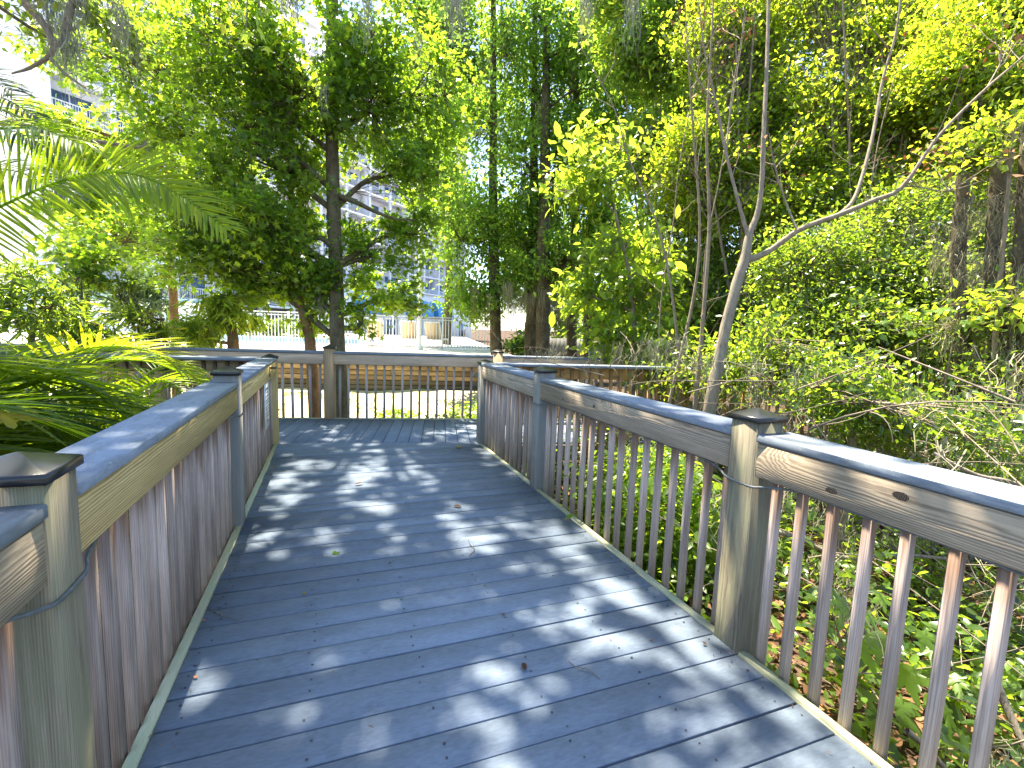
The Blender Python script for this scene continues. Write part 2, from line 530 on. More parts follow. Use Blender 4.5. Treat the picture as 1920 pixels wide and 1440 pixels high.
class Geo:
    def __init__(self):
        self.V, self.F, self.T, self.n = [], {}, [], 0

    def add(self, V, Fq, tint=None):
        V = np.asarray(V, float)
        Fq = np.asarray(Fq, int)
        self.V.append(V)
        self.F.setdefault(Fq.shape[1], []).append(Fq + self.n)
        self.T.append(np.full(len(V), 0.5) if tint is None else tint)
        self.n += len(V)

    def mesh(self, name, mat, smooth=False, tint=False, origin=None):
        V = np.concatenate(self.V)
        if origin is not None:
            V = V - np.asarray(origin)
        return mesh_np(name, V, [np.concatenate(f) for f in self.F.values()], mat, np.concatenate(self.T) if tint else None, smooth)


# leaf templates: length 1 along +X, normal +Z
KITE = (np.array([(0, 0, 0), (0.42, 0.27, 0.07), (1, 0, -0.04), (0.42, -0.27, 0.07)]), np.array([(0, 2, 1), (0, 3, 2)]))
OVAL = (np.array([(0, 0, 0), (0.28, 0.2, 0.05), (0.68, 0.2, 0.03), (1, 0, -0.1), (0.68, -0.2, 0.03), (0.28, -0.2, 0.05), (0.5, 0, 0)]),
        np.array([(0, 6, 1), (1, 6, 2), (2, 6, 3), (6, 4, 3), (6, 5, 4), (0, 5, 6)]))
NEEDLE = (np.array([(0, 0, 0), (0.5, 0.085, 0.03), (1, 0, -0.06), (0.5, -0.085, 0.03)]), np.array([(0, 2, 1), (0, 3, 2)]))


def star_leaf(droop=0.16):
    out = [(0.0, 0.0)]
    tips = [(-128, 0.36), (-62, 0.62), (0, 0.68), (62, 0.62), (128, 0.36)]
    c = (0.34, 0.0)
    o = []
    for i, (a, r) in enumerate(tips):
        ar = math.radians(a)
        o.append((c[0] + r * math.cos(ar), r * math.sin(ar)))
        if i < 4:
            am = math.radians((a + tips[i + 1][0]) / 2)
            o.append((c[0] + 0.24 * math.cos(am), 0.24 * math.sin(am)))
    o.append((0.02, 0.0))
    V = [(c[0], 0, 0.04)] + [(x, y, -droop * ((x - c[0]) ** 2 + y * y)) for x, y in o]
    n = len(o)
    Ft = [(0, 1 + i, 1 + (i + 1) % n) for i in range(n)]
    return np.array(V), np.array(Ft)


STAR = star_leaf()


def maple_leaf_detailed():
    """lobed leaf with toothed outline"""
    tips = [(-118, 0.40), (-58, 0.66), (0, 0.72), (58, 0.66), (118, 0.40)]
    c = (0.30, 0.0)
    o = []
    for i, (a, r) in enumerate(tips):
        for da, rr in ((-17, 0.62), (-11, 0.60), (-7, 0.84), (0, 1.0), (7, 0.84), (11, 0.60), (17, 0.62)):
            ar = math.radians(a + da)
            o.append((c[0] + r * rr * math.cos(ar), r * rr * math.sin(ar)))
        if i < 4:
            am = math.radians((a + tips[i + 1][0]) / 2)
            o.append((c[0] + 0.27 * math.cos(am), 0.27 * math.sin(am)))
    o.append((0.03, 0.0))
    V = [(c[0], 0, 0.03)]
    for x, y in o:
        rr = math.hypot(x - c[0], y)
        ang = math.atan2(y, x - c[0])
        V.append((x, y, -0.22 * rr * rr + 0.03 * math.cos(5 * ang * 1.24)))
    n = len(o)
    return np.array(V), np.array([(0, 1 + i, 1 + (i + 1) % n) for i in range(n)])


MAPLE = maple_leaf_detailed()


def leaves(geo, pos, size, tmpl, droop=0.3, spread=0.6, tint=None, dirs=None, rng=RNG, upbias=1.0):
    """scatter leaf templates; blades lie roughly level with random tilt"""
    n = len(pos)
    V0, F0 = tmpl
    if dirs is None:
        az = rng.uniform(0, 2 * np.pi, n)
        d = np.stack([np.cos(az), np.sin(az), rng.normal(-droop, 0.35, n)], 1)
    else:
        d = dirs + rng.normal(0, 0.45, (n, 3))
        d[:, 2] -= droop
    d /= np.linalg.norm(d, axis=1, keepdims=True)
    up = rng.normal(0, spread, (n, 3))
    up[:, 2] += upbias
    z = up - d * (up * d).sum(1, keepdims=True)
    z /= np.linalg.norm(z, axis=1, keepdims=True) + 1e-9
    y = np.cross(z, d)
    sz = np.broadcast_to(np.asarray(size, float), (n,)) * np.clip(rng.lognormal(-0.05, 0.32, n), 0.4, 1.8)
    V = (V0[None, :, 0, None] * d[:, None, :] + V0[None, :, 1, None] * y[:, None, :] + V0[None, :, 2, None] * z[:, None, :]) * sz[:, None, None] + pos[:, None, :]
    k = len(V0)
    Fq = (F0[None] + (np.arange(n) * k)[:, None, None]).reshape(-1, F0.shape[1])
    if tint is None:
        tint = rng.uniform(0, 1, n)
    geo.add(V.reshape(-1, 3), Fq, np.repeat(np.clip(tint, 0, 1), k))


def in_ellipsoid(n, c, r, rng=RNG, shell=0.5):
    v = rng.normal(0, 1, (n, 3))
    v /= np.linalg.norm(v, axis=1, keepdims=True)
    rad = rng.uniform(0, 1, n) ** (1 / (3 + 3 * shell))
    return np.asarray(c) + v * rad[:, None] * np.asarray(r)


def moss_strands(geo, anchors, n_each, length, width=0.005, spread=0.06, rng=RNG, segs=6):
    """hanging ribbons of moss below each anchor"""
    A = np.repeat(np.asarray(anchors), n_each, axis=0)
    T = len(A)
    L = length * rng.uniform(0.25, 1.0, T) * np.repeat(rng.uniform(0.5, 1.15, len(anchors)), n_each)
    p = np.zeros((T, segs + 1, 3))
    off = rng.normal(0, spread, (T, 3))
    off[:, 2] *= 0.5
    p[:, 0] = A + off
    wob = rng.normal(0, 0.022, (T, segs, 3))
    wob[:, :, 2] = 0
    step = np.zeros((T, segs, 3))
    step[:, :, 2] = -(L / segs)[:, None]
    drift = -off * 0.7 / segs
    drift[:, 2] = 0
    p[:, 1:] = p[:, :1] + np.cumsum(step + wob + drift[:, None, :], axis=1)
    w = width * rng.uniform(0.6, 1.4, T)[:, None] * np.linspace(1, 0.35, segs + 1)[None]
    a = rng.uniform(0, np.pi, T)
    side = np.stack([np.cos(a), np.sin(a), np.zeros(T)], 1)
    Lp = p - side[:, None, :] * w[:, :, None] / 2
    Rp = p + side[:, None, :] * w[:, :, None] / 2
    V = np.stack([Lp, Rp], 2).reshape(-1, 3)
    i = (np.arange(T) * (segs + 1) * 2)[:, None]
    s = (np.arange(segs) * 2)[None]
    Fq = np.stack([i + s, i + s + 1, i + s + 3, i + s + 2], -1).reshape(-1, 4)
    geo.add(V, Fq)


def make_tree(name, label, cat, trunk, lobes, leaf, tmpl, size, bark, per=18, group=None, clump=0.16, K=9,
              moss=None, spread=0.6, droop=0.3, twig_r=0.008, flat=0.55, tint_shift=0.0, extra_limbs=(), seed=1, limb_r=0.035, shell=0.5):
    """trunk: [(point, radius)...]; lobes: [(centre, radii, n_twigs)]"""
    rng = np.random.default_rng(seed)
    tp = np.array([list(p) + [r] for p, r in trunk], float)
    base = tp[0, :3].copy()
    root = tag(empty(name, base), label, cat, group)
    n = max(8, 5 * len(tp))
    path = smooth_path(tp, n)
    g = Geo()
    V, Fq = tubes(path[None, :, :3], np.maximum(path[None, :, 3], 0.004), K)
    # uneven bark outline
    V = V + rng.normal(0, 1, V.shape) * np.repeat(path[:, 3], K)[:, None] * 0.035
    g.add(V, Fq)
    for el in extra_limbs:
        e = np.array([list(p) + [r] for p, r in el], float)
        ep = smooth_path(e, max(6, 4 * len(e)))
        V, Fq = tubes(ep[None, :, :3], np.maximum(ep[None, :, 3], 0.003), 7)
        g.add(V, Fq)
    link('trunk', g.mesh('trunk', M[bark], True, origin=base), root)
    lg, tg = Geo(), Geo()
    mossA = []
    for li, lobe in enumerate(lobes):
        rng = np.random.default_rng(seed * 1000 + (lobe[4] if len(lobe) > 4 else li))
        c, r, nt = lobe[:3]
        ls = lobe[3] if len(lobe) > 3 else 1.0
        c = np.asarray(c, float)
        r = np.asarray(r, float)
        # limb from the trunk to the heart of this part of the crown
        dd = np.linalg.norm(path[:, :3] - (c - np.array([0, 0, 0.45 * np.linalg.norm(c[:2] - base[:2])])), axis=1)
        j = int(np.argmin(dd))
        s = path[j, :3]
        mid = (s + c) / 2 + rng.normal(0, 0.12, 3) + np.array([0, 0, 0.12 * np.linalg.norm(c - s)])
        limb = smooth_path([s, mid, c, c + (c - mid) * 0.35 * rng.uniform(0.4, 1.0)], 12)
        lr = np.linspace(min(path[j, 3] * 0.7, limb_r), twig_r, 12)
        V, Fq = tubes(limb[None], lr[None], 6)
        tg.add(V, Fq)
        sub = in_ellipsoid(max(3, nt // (8 if ls == 1.0 else 2)), c, r * 1.08, rng, shell)
        A = sub[rng.integers(0, len(sub), nt)] + rng.normal(0, 1, (nt, 3)) * r * np.array([0.2, 0.2, 0.16])
        k = rng.integers(2, 12, nt)
        st = limb[k]
        md = (st + A) / 2 + rng.normal(0, 0.10, (nt, 3)) * r.mean() + np.array([0, 0, 0.06])
        t = np.linspace(0, 1, 4)[None, :, None]
        q = (1 - t) ** 2 * st[:, None] + 2 * t * (1 - t) * md[:, None] + t ** 2 * A[:, None]
        V, Fq = tubes(q, np.broadcast_to(np.linspace(twig_r, 0.0022, 4), (nt, 4)), 3)
        tg.add(V, Fq)
        m = per if ls == 1.0 else max(4, int(per / ls))
        tt = rng.uniform(0.55, 1.0, (nt, m))[..., None]
        pos = (1 - tt) ** 2 * st[:, None] + 2 * tt * (1 - tt) * md[:, None] + tt ** 2 * A[:, None]
        o = rng.normal(0, clump, (nt, m, 3))
        o[..., 2] *= flat
        pos = (pos + o).reshape(-1, 3)
        dv = A - md
        dv /= np.linalg.norm(dv, axis=1, keepdims=True) + 1e-6
        dirs = np.repeat(dv, m, axis=0) * 0.5 + rng.normal(0, 0.6, (nt * m, 3))
        ct = np.repeat(rng.normal(0.45 + tint_shift, 0.2, nt), m) + rng.normal(0, 0.17, nt * m)
        leaves(lg, pos, size * ls, tmpl, droop, spread, ct, dirs, rng)
        if moss:
            sel = rng.choice(nt, max(1, int(nt * moss[0])), replace=False)
            mossA.append(A[sel] - np.array([0, 0, 0.05]))
    link('branches', tg.mesh('branches', M[bark], True, origin=base), root)
    link('crown', lg.mesh('crown', M[leaf], tint=True, origin=base), root)
    if moss and mossA:
        mg = Geo()
        moss_strands(mg, np.concatenate(mossA), moss[1], moss[2], 0.006, moss[3] if len(moss) > 3 else 0.06, rng)
        o = link('spanish_moss', mg.mesh('spanish_moss', M[moss[4] if len(moss) > 4 else 'moss'], origin=base), root)
        o['kind'] = 'stuff'
    return root


# ------------------------------------------------------------------ ground
XL, XR = -0.555, 1.613                        # deck edges
O2 = np.array([XL, 5.87])                     # left end of the ramp
UD = np.array([0.978, -0.208])                # landing direction (to the right)
VD = np.array([0.208, 0.978])
LW = 1.43                                     # landing width
GZ = -0.55


def LP(u, v, z=0.0):
    p = O2 + UD * u + VD * v
    return np.array([p[0], p[1], z])


gx = np.concatenate([[-900, -300, -120, -60, -30], np.arange(-20, 22.01, 0.7), [30, 60, 120, 300, 900]])
gy = np.concatenate([[-900, -300, -100, -40, -15], np.arange(-8, 40.01, 0.7), [60, 120, 300, 900]])
GX, GY = np.meshgrid(gx, gy)
near = np.clip(1.2 - np.hypot(GX - 1, GY - 5) / 24, 0, 1)
hz = 0.10 * np.sin(GX * 0.9 + 1.3 * np.sin(GY * 0.5)) * np.cos(GY * 0.7 + 0.4) + 0.05 * np.sin(GX * 2.3 + GY * 1.9)
GH = GZ + near * hz - np.clip(np.hypot(GX, GY) - 60, 0, 50) * 0.002
# the wooded side drops a little away from the walk
GH -= 0.25 * np.clip((GX - 2.2) / 2.0, 0, 1) * np.clip((9 - GY) / 3, 0, 1) * near
nx_, ny_ = len(gx), len(gy)
idx = np.arange(nx_ * ny_).reshape(ny_, nx_)
Fg = np.stack([idx[:-1, :-1], idx[:-1, 1:], idx[1:, 1:], idx[1:, :-1]], -1).reshape(-1, 4)
go = link('ground', mesh_np('ground', np.stack([GX, GY, GH], -1).reshape(-1, 3), Fg, M['ground'], smooth=True))
tag(go, 'leaf-littered soil and pale sandy lawn around the boardwalk', 'ground', kind='structure')


def ground_z(x, y):
    i = np.clip(np.searchsorted(gx, x) - 1, 0, nx_ - 2)
    j = np.clip(np.searchsorted(gy, y) - 1, 0, ny_ - 2)
    return GH[j, i]


# ------------------------------------------------------------------ boardwalk
PITCH, PW, PT = 0.1445, 0.1380, 0.028


def clip_poly(poly, o, nrm):
    out = []
    for i in range(len(poly)):
        a, b = np.array(poly[i]), np.array(poly[(i + 1) % len(poly)])
        da, db = np.dot(a - o, nrm), np.dot(b - o, nrm)
        if da <= 0:
            out.append(tuple(a))
        if da * db < 0:
            out.append(tuple(a + (b - a) * da / (da - db)))
    return out


bw = tag(empty('boardwalk', (0, 0, 0)), 'blue-grey composite plank boardwalk leading away between the two long railings', 'boardwalk', kind='structure')
plank_me = beam_mesh('plank', XR - XL, PW, PT, 0.0018, M['deck'])
y = -1.05
k = 0
screws = []
yoff = 1.452 - 17 * PITCH
while True:
    y0 = yoff + k * PITCH
    y1 = y0 + PW
    k += 1
    if y0 > 6.0:
        break
    corner = max(np.dot(np.array([XR, y1]) - O2, VD), np.dot(np.array([XL, y1]) - O2, VD))
    if corner < -0.005:
        o = link('plank', plank_me, bw)
        o.location = (XL, (y0 + y1) / 2 + random.uniform(-0.0018, 0.0018), -PT / 2 + random.uniform(-0.0015, 0.0015))
        o.rotation_euler = (random.uniform(-0.006, 0.006), 0, random.uniform(-0.0008, 0.0008))
    else:
        poly = clip_poly([(XL, y0), (XR, y0), (XR, y1), (XL, y1)], O2 - VD * 0.004, VD)
        if len(poly) < 3:
            continue
        c = np.mean(poly, axis=0)
        n = len(poly)
        V = [(x - c[0], yy - c[1], 0) for x, yy in poly] + [(x - c[0], yy - c[1], -PT) for x, yy in poly]
        me = bpy.data.meshes.new('plank')
        me.from_pydata(V, [], [list(range(n)), list(range(2 * n - 1, n - 1, -1))] + [[i, n + i, n + (i + 1) % n, (i + 1) % n] for i in range(n)])
        o = link('plank', me, bw, M['deck'])
        o.location = (c[0], c[1], random.uniform(-0.0012, 0.0004))
    for sxp in np.arange(XL + 0.06, XR, 0.41):
        for fy in (0.25, 0.75):
            if random.random() < 0.85:
                px_, py_ = sxp + random.uniform(-0.02, 0.02), y0 + PW * fy + random.uniform(-0.012, 0.012)
                if np.dot(np.array([px_, py_]) - O2, VD) < -0.02:
                    screws.append((px_, py_))
g = Geo()
th = np.arange(6) / 6 * 2 * np.pi
for sx_, sy_ in screws:
    r = random.uniform(0.0036, 0.0056)
    g.add(np.stack([sx_ + r * np.cos(th), sy_ + r * np.sin(th), np.full(6, 0.0034)], 1), np.arange(6)[None])
o = link('screw_heads', g.mesh('screw_heads', M['screw']), bw)
o['kind'] = 'stuff'
for x in (XL + 0.02, 0.53, XR - 0.02):
    o = link('joist', box_mesh('joist', -0.02, 0.02, -1.1, 5.35 + (0.4 if x < 0.6 else 0), -0.19, -0.032, M['fascia']), bw)
    o.location = (x, 0, 0)

lb = tag(empty('boardwalk_landing', (O2[0], O2[1], 0), math.atan2(UD[1], UD[0])),
         'blue-grey plank landing crossing the far end of the boardwalk', 'boardwalk', kind='structure')
lp_me = beam_mesh('plank', LW, PW, PT, 0.0018, M['deck'])
for i in range(-32, 46):
    o = link('plank', lp_me, lb)
    o.rotation_euler = (0, 0, math.pi / 2)
    o.location = (i * PITCH + 0.05, 0.0, -PT / 2 + random.uniform(-0.001, 0.001))
U0, U1 = -32 * PITCH, 46 * PITCH
RW = (XR - XL) / UD[0]
for (a, b, v) in ((U0, -0.03, -0.022), (RW + 0.03, U1, -0.022), (U0, U1, LW + 0.022)):
    o = link('fascia_board', beam_mesh('fascia_board', b - a, 0.038, 0.19, 0.003, M['fascia']), lb)
    o.location = (a, v, -0.125)


# ------------------------------------------------------------------ railings
CAPZ, CAPT, BOARDH, POSTW = 0.957, 0.032, 0.14, 0.14


def cap_mesh():
    a, b = 0.080, 0.073
    V = []
    for s, z in ((a, 0.0), (a, 0.020), (a - 0.005, 0.0235), (0.003, 0.052)):
        V += [(-s, -s, z), (s, -s, z), (s, s, z), (-s, s, z)]
    V += [(-b, -b, 0.0), (b, -b, 0.0), (b, b, 0.0), (-b, b, 0.0)]
    Fq = []
    for lv in range(3):
        for i in range(4):
            Fq.append((lv * 4 + i, lv * 4 + (i + 1) % 4, lv * 4 + 4 + (i + 1) % 4, lv * 4 + 4 + i))
    Fq.append((12, 13, 14, 15))
    for i in range(4):
        Fq.append((i, 16 + i, 16 + (i + 1) % 4, (i + 1) % 4))
    Fq.append((19, 18, 17, 16))
    return mesh_np('post_cap', V, np.array(Fq), M['black'])


CAPME = cap_mesh()
POSTTOP = 1.0


def railing(name, label, o2, d2, inward, posts, t0, t1, mats, spacing=0.122, strip=True, phase=0.0, bal_flip=False, thin=1.0):
    """o2: a point on the inner face line; d2 unit direction; inward +1/-1 = side of the walk (left-hand normal)"""
    rz = math.atan2(d2[1], d2[0])
    root = tag(empty(name, (o2[0], o2[1], 0), rz), label, 'railing')
    s = inward                                   # local +Y * s points to the walk
    h = POSTW / 2
    post_me = {}
    for t, pm, top in posts:
        key = pm + str(top)
        if key not in post_me:
            post_me[key] = beam_mesh('post', top + 0.95, POSTW, POSTW, 0.005, M[pm])
        p = link('post', post_me[key], root)
        p.rotation_euler = (0, -math.pi / 2, 0)
        p.location = (t, -s * h, -0.95)
        c = link('post_cap', CAPME, p)
        c.rotation_euler = (random.uniform(-0.02, 0.02), math.pi / 2 + random.uniform(-0.02, 0.02), 0)
        c.location = (top + 0.95, 0, 0)
    edges = [t0] + sorted([t for t, _, _ in posts]) + [t1]
    segs = []
    ts = sorted([t for t, _, _ in posts])
    bounds = []
    cur = t0
    for t in ts:
        if t - h - cur > 0.12:
            bounds.append((cur, t - h))
        cur = t + h
    if t1 - cur > 0.12:
        bounds.append((cur, t1))
    bm = beam_mesh('baluster', 1.02, 0.032, 0.033, 0.004, M[mats['baluster']])
    for i, (a, b) in enumerate(bounds):
        a2, b2 = a + 0.002, b - 0.002
        c = link('rail_cap', beam_mesh('rail_cap', b2 - a2, 0.186, CAPT, 0.004, M['cap']), root)
        c.location = (a2, -s * 0.088, CAPZ - CAPT / 2)
        mb = mats['board'][i % len(mats['board'])]
        bd = link('rail_board', beam_mesh('rail_board', b2 - a2, 0.038, BOARDH, 0.004, M[mb]), root)
        yb = -s * 0.0235
        bd.location = (a2, yb, CAPZ - CAPT - BOARDH / 2 - 0.005)
        n = max(1, int(round((b - a) / spacing)))
        for q in range(n):
            t = a + (q + 0.5) * (b - a) / n + random.uniform(-0.006, 0.006)
            w = link('baluster', bm, root)
            w.rotation_euler = (random.uniform(-0.006, 0.006), -math.pi / 2 + random.uniform(-0.007, 0.007), random.uniform(-0.02, 0.02))
            w.location = (t, -s * 0.0615, -0.115 + random.uniform(-0.004, 0.004))
            w.scale = (1, 1, 1)
        if strip:
            st = link('edge_strip', beam_mesh('edge_strip', b2 - a2, 0.038, 0.045, 0.004, M['strip']), root)
            st.location = (a2, -s * 0.021, -0.009)
        rim = link('rim_board', beam_mesh('rim_board', b2 - a2, 0.034, 0.18, 0.003, M['fascia']), root)
        rim.location = (a2, -s * 0.021, -0.124)
    return root


PT_ = POSTTOP


def knot_mat():
    t = NT('wood_knot')
    tc = t.n('TexCoord').outputs['Object']
    wv = t.n('TexWave', wave_type='RINGS', rings_direction='Z')
    wv.inputs['Scale'].default_value = 55
    wv.inputs['Distortion'].default_value = 2.5
    t.l(tc, wv.inputs['Vector'])
    c = t.ramp(wv.outputs['Fac'], [(0.1, (0.05, 0.032, 0.022)), (0.9, (0.17, 0.12, 0.08))])
    return t.done(t.bsdf(c, 0.85, 0.15, t.bump(wv.outputs['Fac'], 0.4, 0.003)))


M['knot'] = knot_mat()


def knots(root, sites, face_y, s):
    for t_, z_, w_, h_ in sites:
        n = 18
        th_ = np.arange(n) / n * 2 * np.pi
        V = [(0, 0, 0.0022)]
        for rr, zz in ((0.55, 0.0018), (1.0, -0.0015)):
            jit = 1 + RNG.normal(0, 0.05, n)
            V += [(w_ * rr * j_ * math.cos(a_), h_ * rr * j_ * math.sin(a_), zz) for a_, j_ in zip(th_, jit)]
        tri = [(0, 1 + i, 1 + (i + 1) % n) for i in range(n)]
        quad = [(1 + i, 1 + n + i, 1 + n + (i + 1) % n, 1 + (i + 1) % n) for i in range(n)]
        k_ = link('knot', mesh_np('knot', V, [np.array(tri), np.array(quad)], M['knot'], smooth=True), root)
        k_.rotation_euler = (math.pi / 2 if s < 0 else -math.pi / 2, 0, random.uniform(-0.1, 0.1))
        k_.location = (t_, face_y, z_)


railing('railing', 'left boardwalk railing with tight balusters, golden pine rail board and a white notice', (XL, 0), (0, 1), -1,
        [(-1.13, 'post', PT_), (1.303, 'post', PT_), (3.53, 'post_grey', PT_), (5.86, 'board_gold', PT_ - 0.055)], -1.13, 5.93,
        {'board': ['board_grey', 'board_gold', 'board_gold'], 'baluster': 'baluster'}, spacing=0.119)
rr_ = railing('railing', 'right boardwalk railing with weathered knotty rail board, sunlit top and black post caps', (XR, 0), (0, 1), 1,
        [(-0.66, 'post', PT_), (1.515, 'post', PT_), (3.69, 'post_grey', PT_), (5.36, 'post_grey', PT_ - 0.06)], -0.66, 5.43,
        {'board': ['board_grey', 'board_grey', 'board_grey'], 'baluster': 'baluster'}, spacing=0.121)
knots(rr_, [(1.124, 0.826, 0.028, 0.014), (0.918, 0.880, 0.030, 0.016), (2.75, 0.862, 0.02, 0.012), (3.2, 0.84, 0.014, 0.009), (0.3, 0.85, 0.02, 0.012)], -0.0047, 1)
far_o = O2 + VD * LW
railing('railing', 'far railing across the end of the landing in front of the sandy lawn', far_o, UD, -1,
        [(U0, 'post_brown', PT_), (-2.0, 'post_brown', PT_), (0.23, 'post_brown', PT_), (2.62, 'post_brown', PT_), (4.9, 'post_brown', PT_)], U0, U1,
        {'board': ['board_far'], 'baluster': 'baluster_far'}, spacing=0.125)
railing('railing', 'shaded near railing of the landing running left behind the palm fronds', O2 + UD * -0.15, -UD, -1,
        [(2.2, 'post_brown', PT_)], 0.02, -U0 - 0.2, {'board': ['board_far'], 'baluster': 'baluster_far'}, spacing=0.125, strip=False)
railing('railing', 'near railing of the landing, golden bounce light in its wood colour, running right behind the pale bare tree', O2 + UD * (RW + 0.17), UD, 1,
        [(2.3, 'post_brown', PT_)], 0.02, U1 - RW - 0.3, {'board': ['board_bounce_lit'], 'baluster': 'baluster_out'}, spacing=0.125, strip=False)

# cables clipped under the rail boards
def cable(label, x, s, posts, y0, y1):
    pts = []
    yb = x + s * 0.030
    for yy in np.arange(y0, y1, 0.16):
        near_p = [p for p in posts if abs(p - yy) < 0.2]
        if not near_p:
            pts.append((yb, yy, 0.772 + 0.004 * math.sin(yy * 17)))
    for p in posts:
        for dy, xo, z in ((-0.13, 0.012, 0.752), (-0.078, -0.004, 0.738), (-0.03, -0.006, 0.735), (0.03, -0.006, 0.737), (0.078, -0.004, 0.742), (0.13, 0.014, 0.757)):
            pts.append((x + s * xo, p + dy, z))
    pts.sort(key=lambda q: q[1])
    sp = smooth_path(pts, len(pts) * 3)
    V, Fq = tubes(sp[None], np.full((1, len(sp)), 0.0052), 6)
    tag(link('cable', mesh_np('cable', V, Fq, M['cable'], smooth=True)), label, 'cable')


cable('thin grey cable strapped round the posts of the right railing', XR, 1, (1.515, 3.69), -0.5, 5.2)
cable('thin grey cable strapped round the posts of the left railing', XL, -1, (1.303, 3.53), -0.5, 5.7)

# notice on the left railing
sg = tag(empty('notice_sign', (XL - 0.012, 4.96, 0.56)), 'white notice panel fixed to the balusters near the far end of left railing', 'sign')
link('panel', boxes('panel', [(0, 0.006, -0.15, 0.15, -0.20, 0.215)], M['sign']), sg)
rows = [(0.165, 0.20, 0.020), (0.135, 0.12, 0.010), (0.095, 0.22, 0.007), (0.06, 0.24, 0.007), (0.035, 0.23, 0.007), (0.0, 0.24, 0.007), (-0.025, 0.2, 0.007), (-0.06, 0.22, 0.008), (-0.09, 0.16, 0.008), (-0.13, 0.14, 0.014)]
for z, w, h in rows:
    bs, yy = [], -w / 2
    while yy < w / 2:
        ww = random.uniform(0.012, 0.035)
        bs.append((0.0062, 0.0075, yy, min(yy + ww, w / 2), z - h / 2, z + h / 2))
        yy += ww + 0.008
    link('text_line', boxes('text_line', bs, M['ink']), sg)
hk = tag(link('bracket', boxes('bracket', [(0, 0.006, -0.01, 0.01, -0.05, 0.05), (0.006, 0.06, -0.008, 0.008, 0.034, 0.05)], M['black'])),
         'small black wall bracket on the left rail board above the notice', 'bracket')
hk.location = (XL + 0.0, 5.15, 0.86)

# ------------------------------------------------------------------ beyond: retaining wall, pool terrace
WO = P(720, 730, 14.4)
wall = tag(empty('retaining_wall', (WO[0], WO[1], GZ), math.atan2(UD[1], UD[0])), 'low stacked-timber retaining wall below the white pool fence', 'wall')
TL, TH = 2.4, 0.148
t_me = beam_mesh('timber', TL - 0.012, 0.16, TH - 0.014, 0.012, M['timber'])
t_me2 = beam_mesh('timber', TL - 0.012, 0.16, TH - 0.014, 0.012, M['timber_dark'])
for r in range(7):
    for i in range(-6, 2):
        a = i * TL + (r % 2) * TL / 2 - 1.0
        if a > 2.4:
            continue
        o = link('timber', t_me2 if (r < 2) else t_me, wall)
        o.location = (a, 0.012 * r + random.uniform(-0.006, 0.006), 0.06 + r * TH)
o = link('coping', beam_mesh('coping', 20.2, 0.34, 0.06, 0.01, M['concrete']), wall)
o.location = (-16.2, 0.14, 0.06 + 7 * TH - 0.035)
PZD = GZ + 0.06 + 7 * TH - 0.035
ter = tag(link('pool_terrace', boxes('pool_terrace', [(-34, 4.0, 0.2, 9.9, -1.2, 0.0), (-34, -5.6, 9.9, 14.4, -1.2, 0.0), (1.0, 4.0, 9.9, 14.4, -1.2, 0.0), (-34, 4.0, 14.4, 30, -1.2, 0.0)], M['concrete'])),
          'pale concrete pool terrace behind the timber wall', 'terrace', kind='structure')
ter.location = (WO[0], WO[1], PZD)
ter.rotation_euler = (0, 0, math.atan2(UD[1], UD[0]))


def TP(u, v, z=0.0):
    p = np.array([WO[0], WO[1]]) + UD * u + VD * v
    return np.array([p[0], p[1], PZD + z])


RZL = math.atan2(UD[1], UD[0])
# raised pool edge with blue tile and water
pw = tag(link('pool_water', box_mesh('pool_water', -5.6, 1.0, 9.9, 14.4, -0.8, -0.06, M['water'])), 'blue water of the swimming pool behind the fence', 'water', kind='structure')
pw.location = ter.location
pw.rotation_euler = ter.rotation_euler
pc = tag(link('pool_wall', boxes('pool_wall', [(-9.6, -1.6, 5.4, 5.7, 0, 0.26)], M['bluetrim'])), 'low blue tiled pool wall seen through the white fence pickets', 'wall')
pc.location = ter.location
pc.rotation_euler = ter.rotation_euler

fn = tag(empty('pool_fence', TP(0, 3.9), RZL), 'white metal picket fence along the pool terrace', 'fence')
FL, FR, FH = -13.0, 3.85, 1.2
pk = beam_mesh('picket', FH - 0.12, 0.027, 0.027, 0.002, M['white'])
fp = beam_mesh('fence_post', FH + 0.03, 0.06, 0.06, 0.004, M['white'])
u = FL
i = 0
while u < FR:
    o = link('fence_post' if i % 16 == 0 else 'picket', fp if i % 16 == 0 else pk, fn)
    o.rotation_euler = (0, -math.pi / 2, 0)
    o.location = (u, 0, 0.0 if i % 16 == 0 else 0.06)
    u += 0.115
    i += 1
for z in (0.10, FH - 0.10, FH - 0.005):
    o = link('fence_rail', beam_mesh('fence_rail', FR - FL, 0.03, 0.036, 0.003, M['white']), fn)
    o.location = (FL, 0.0, z)


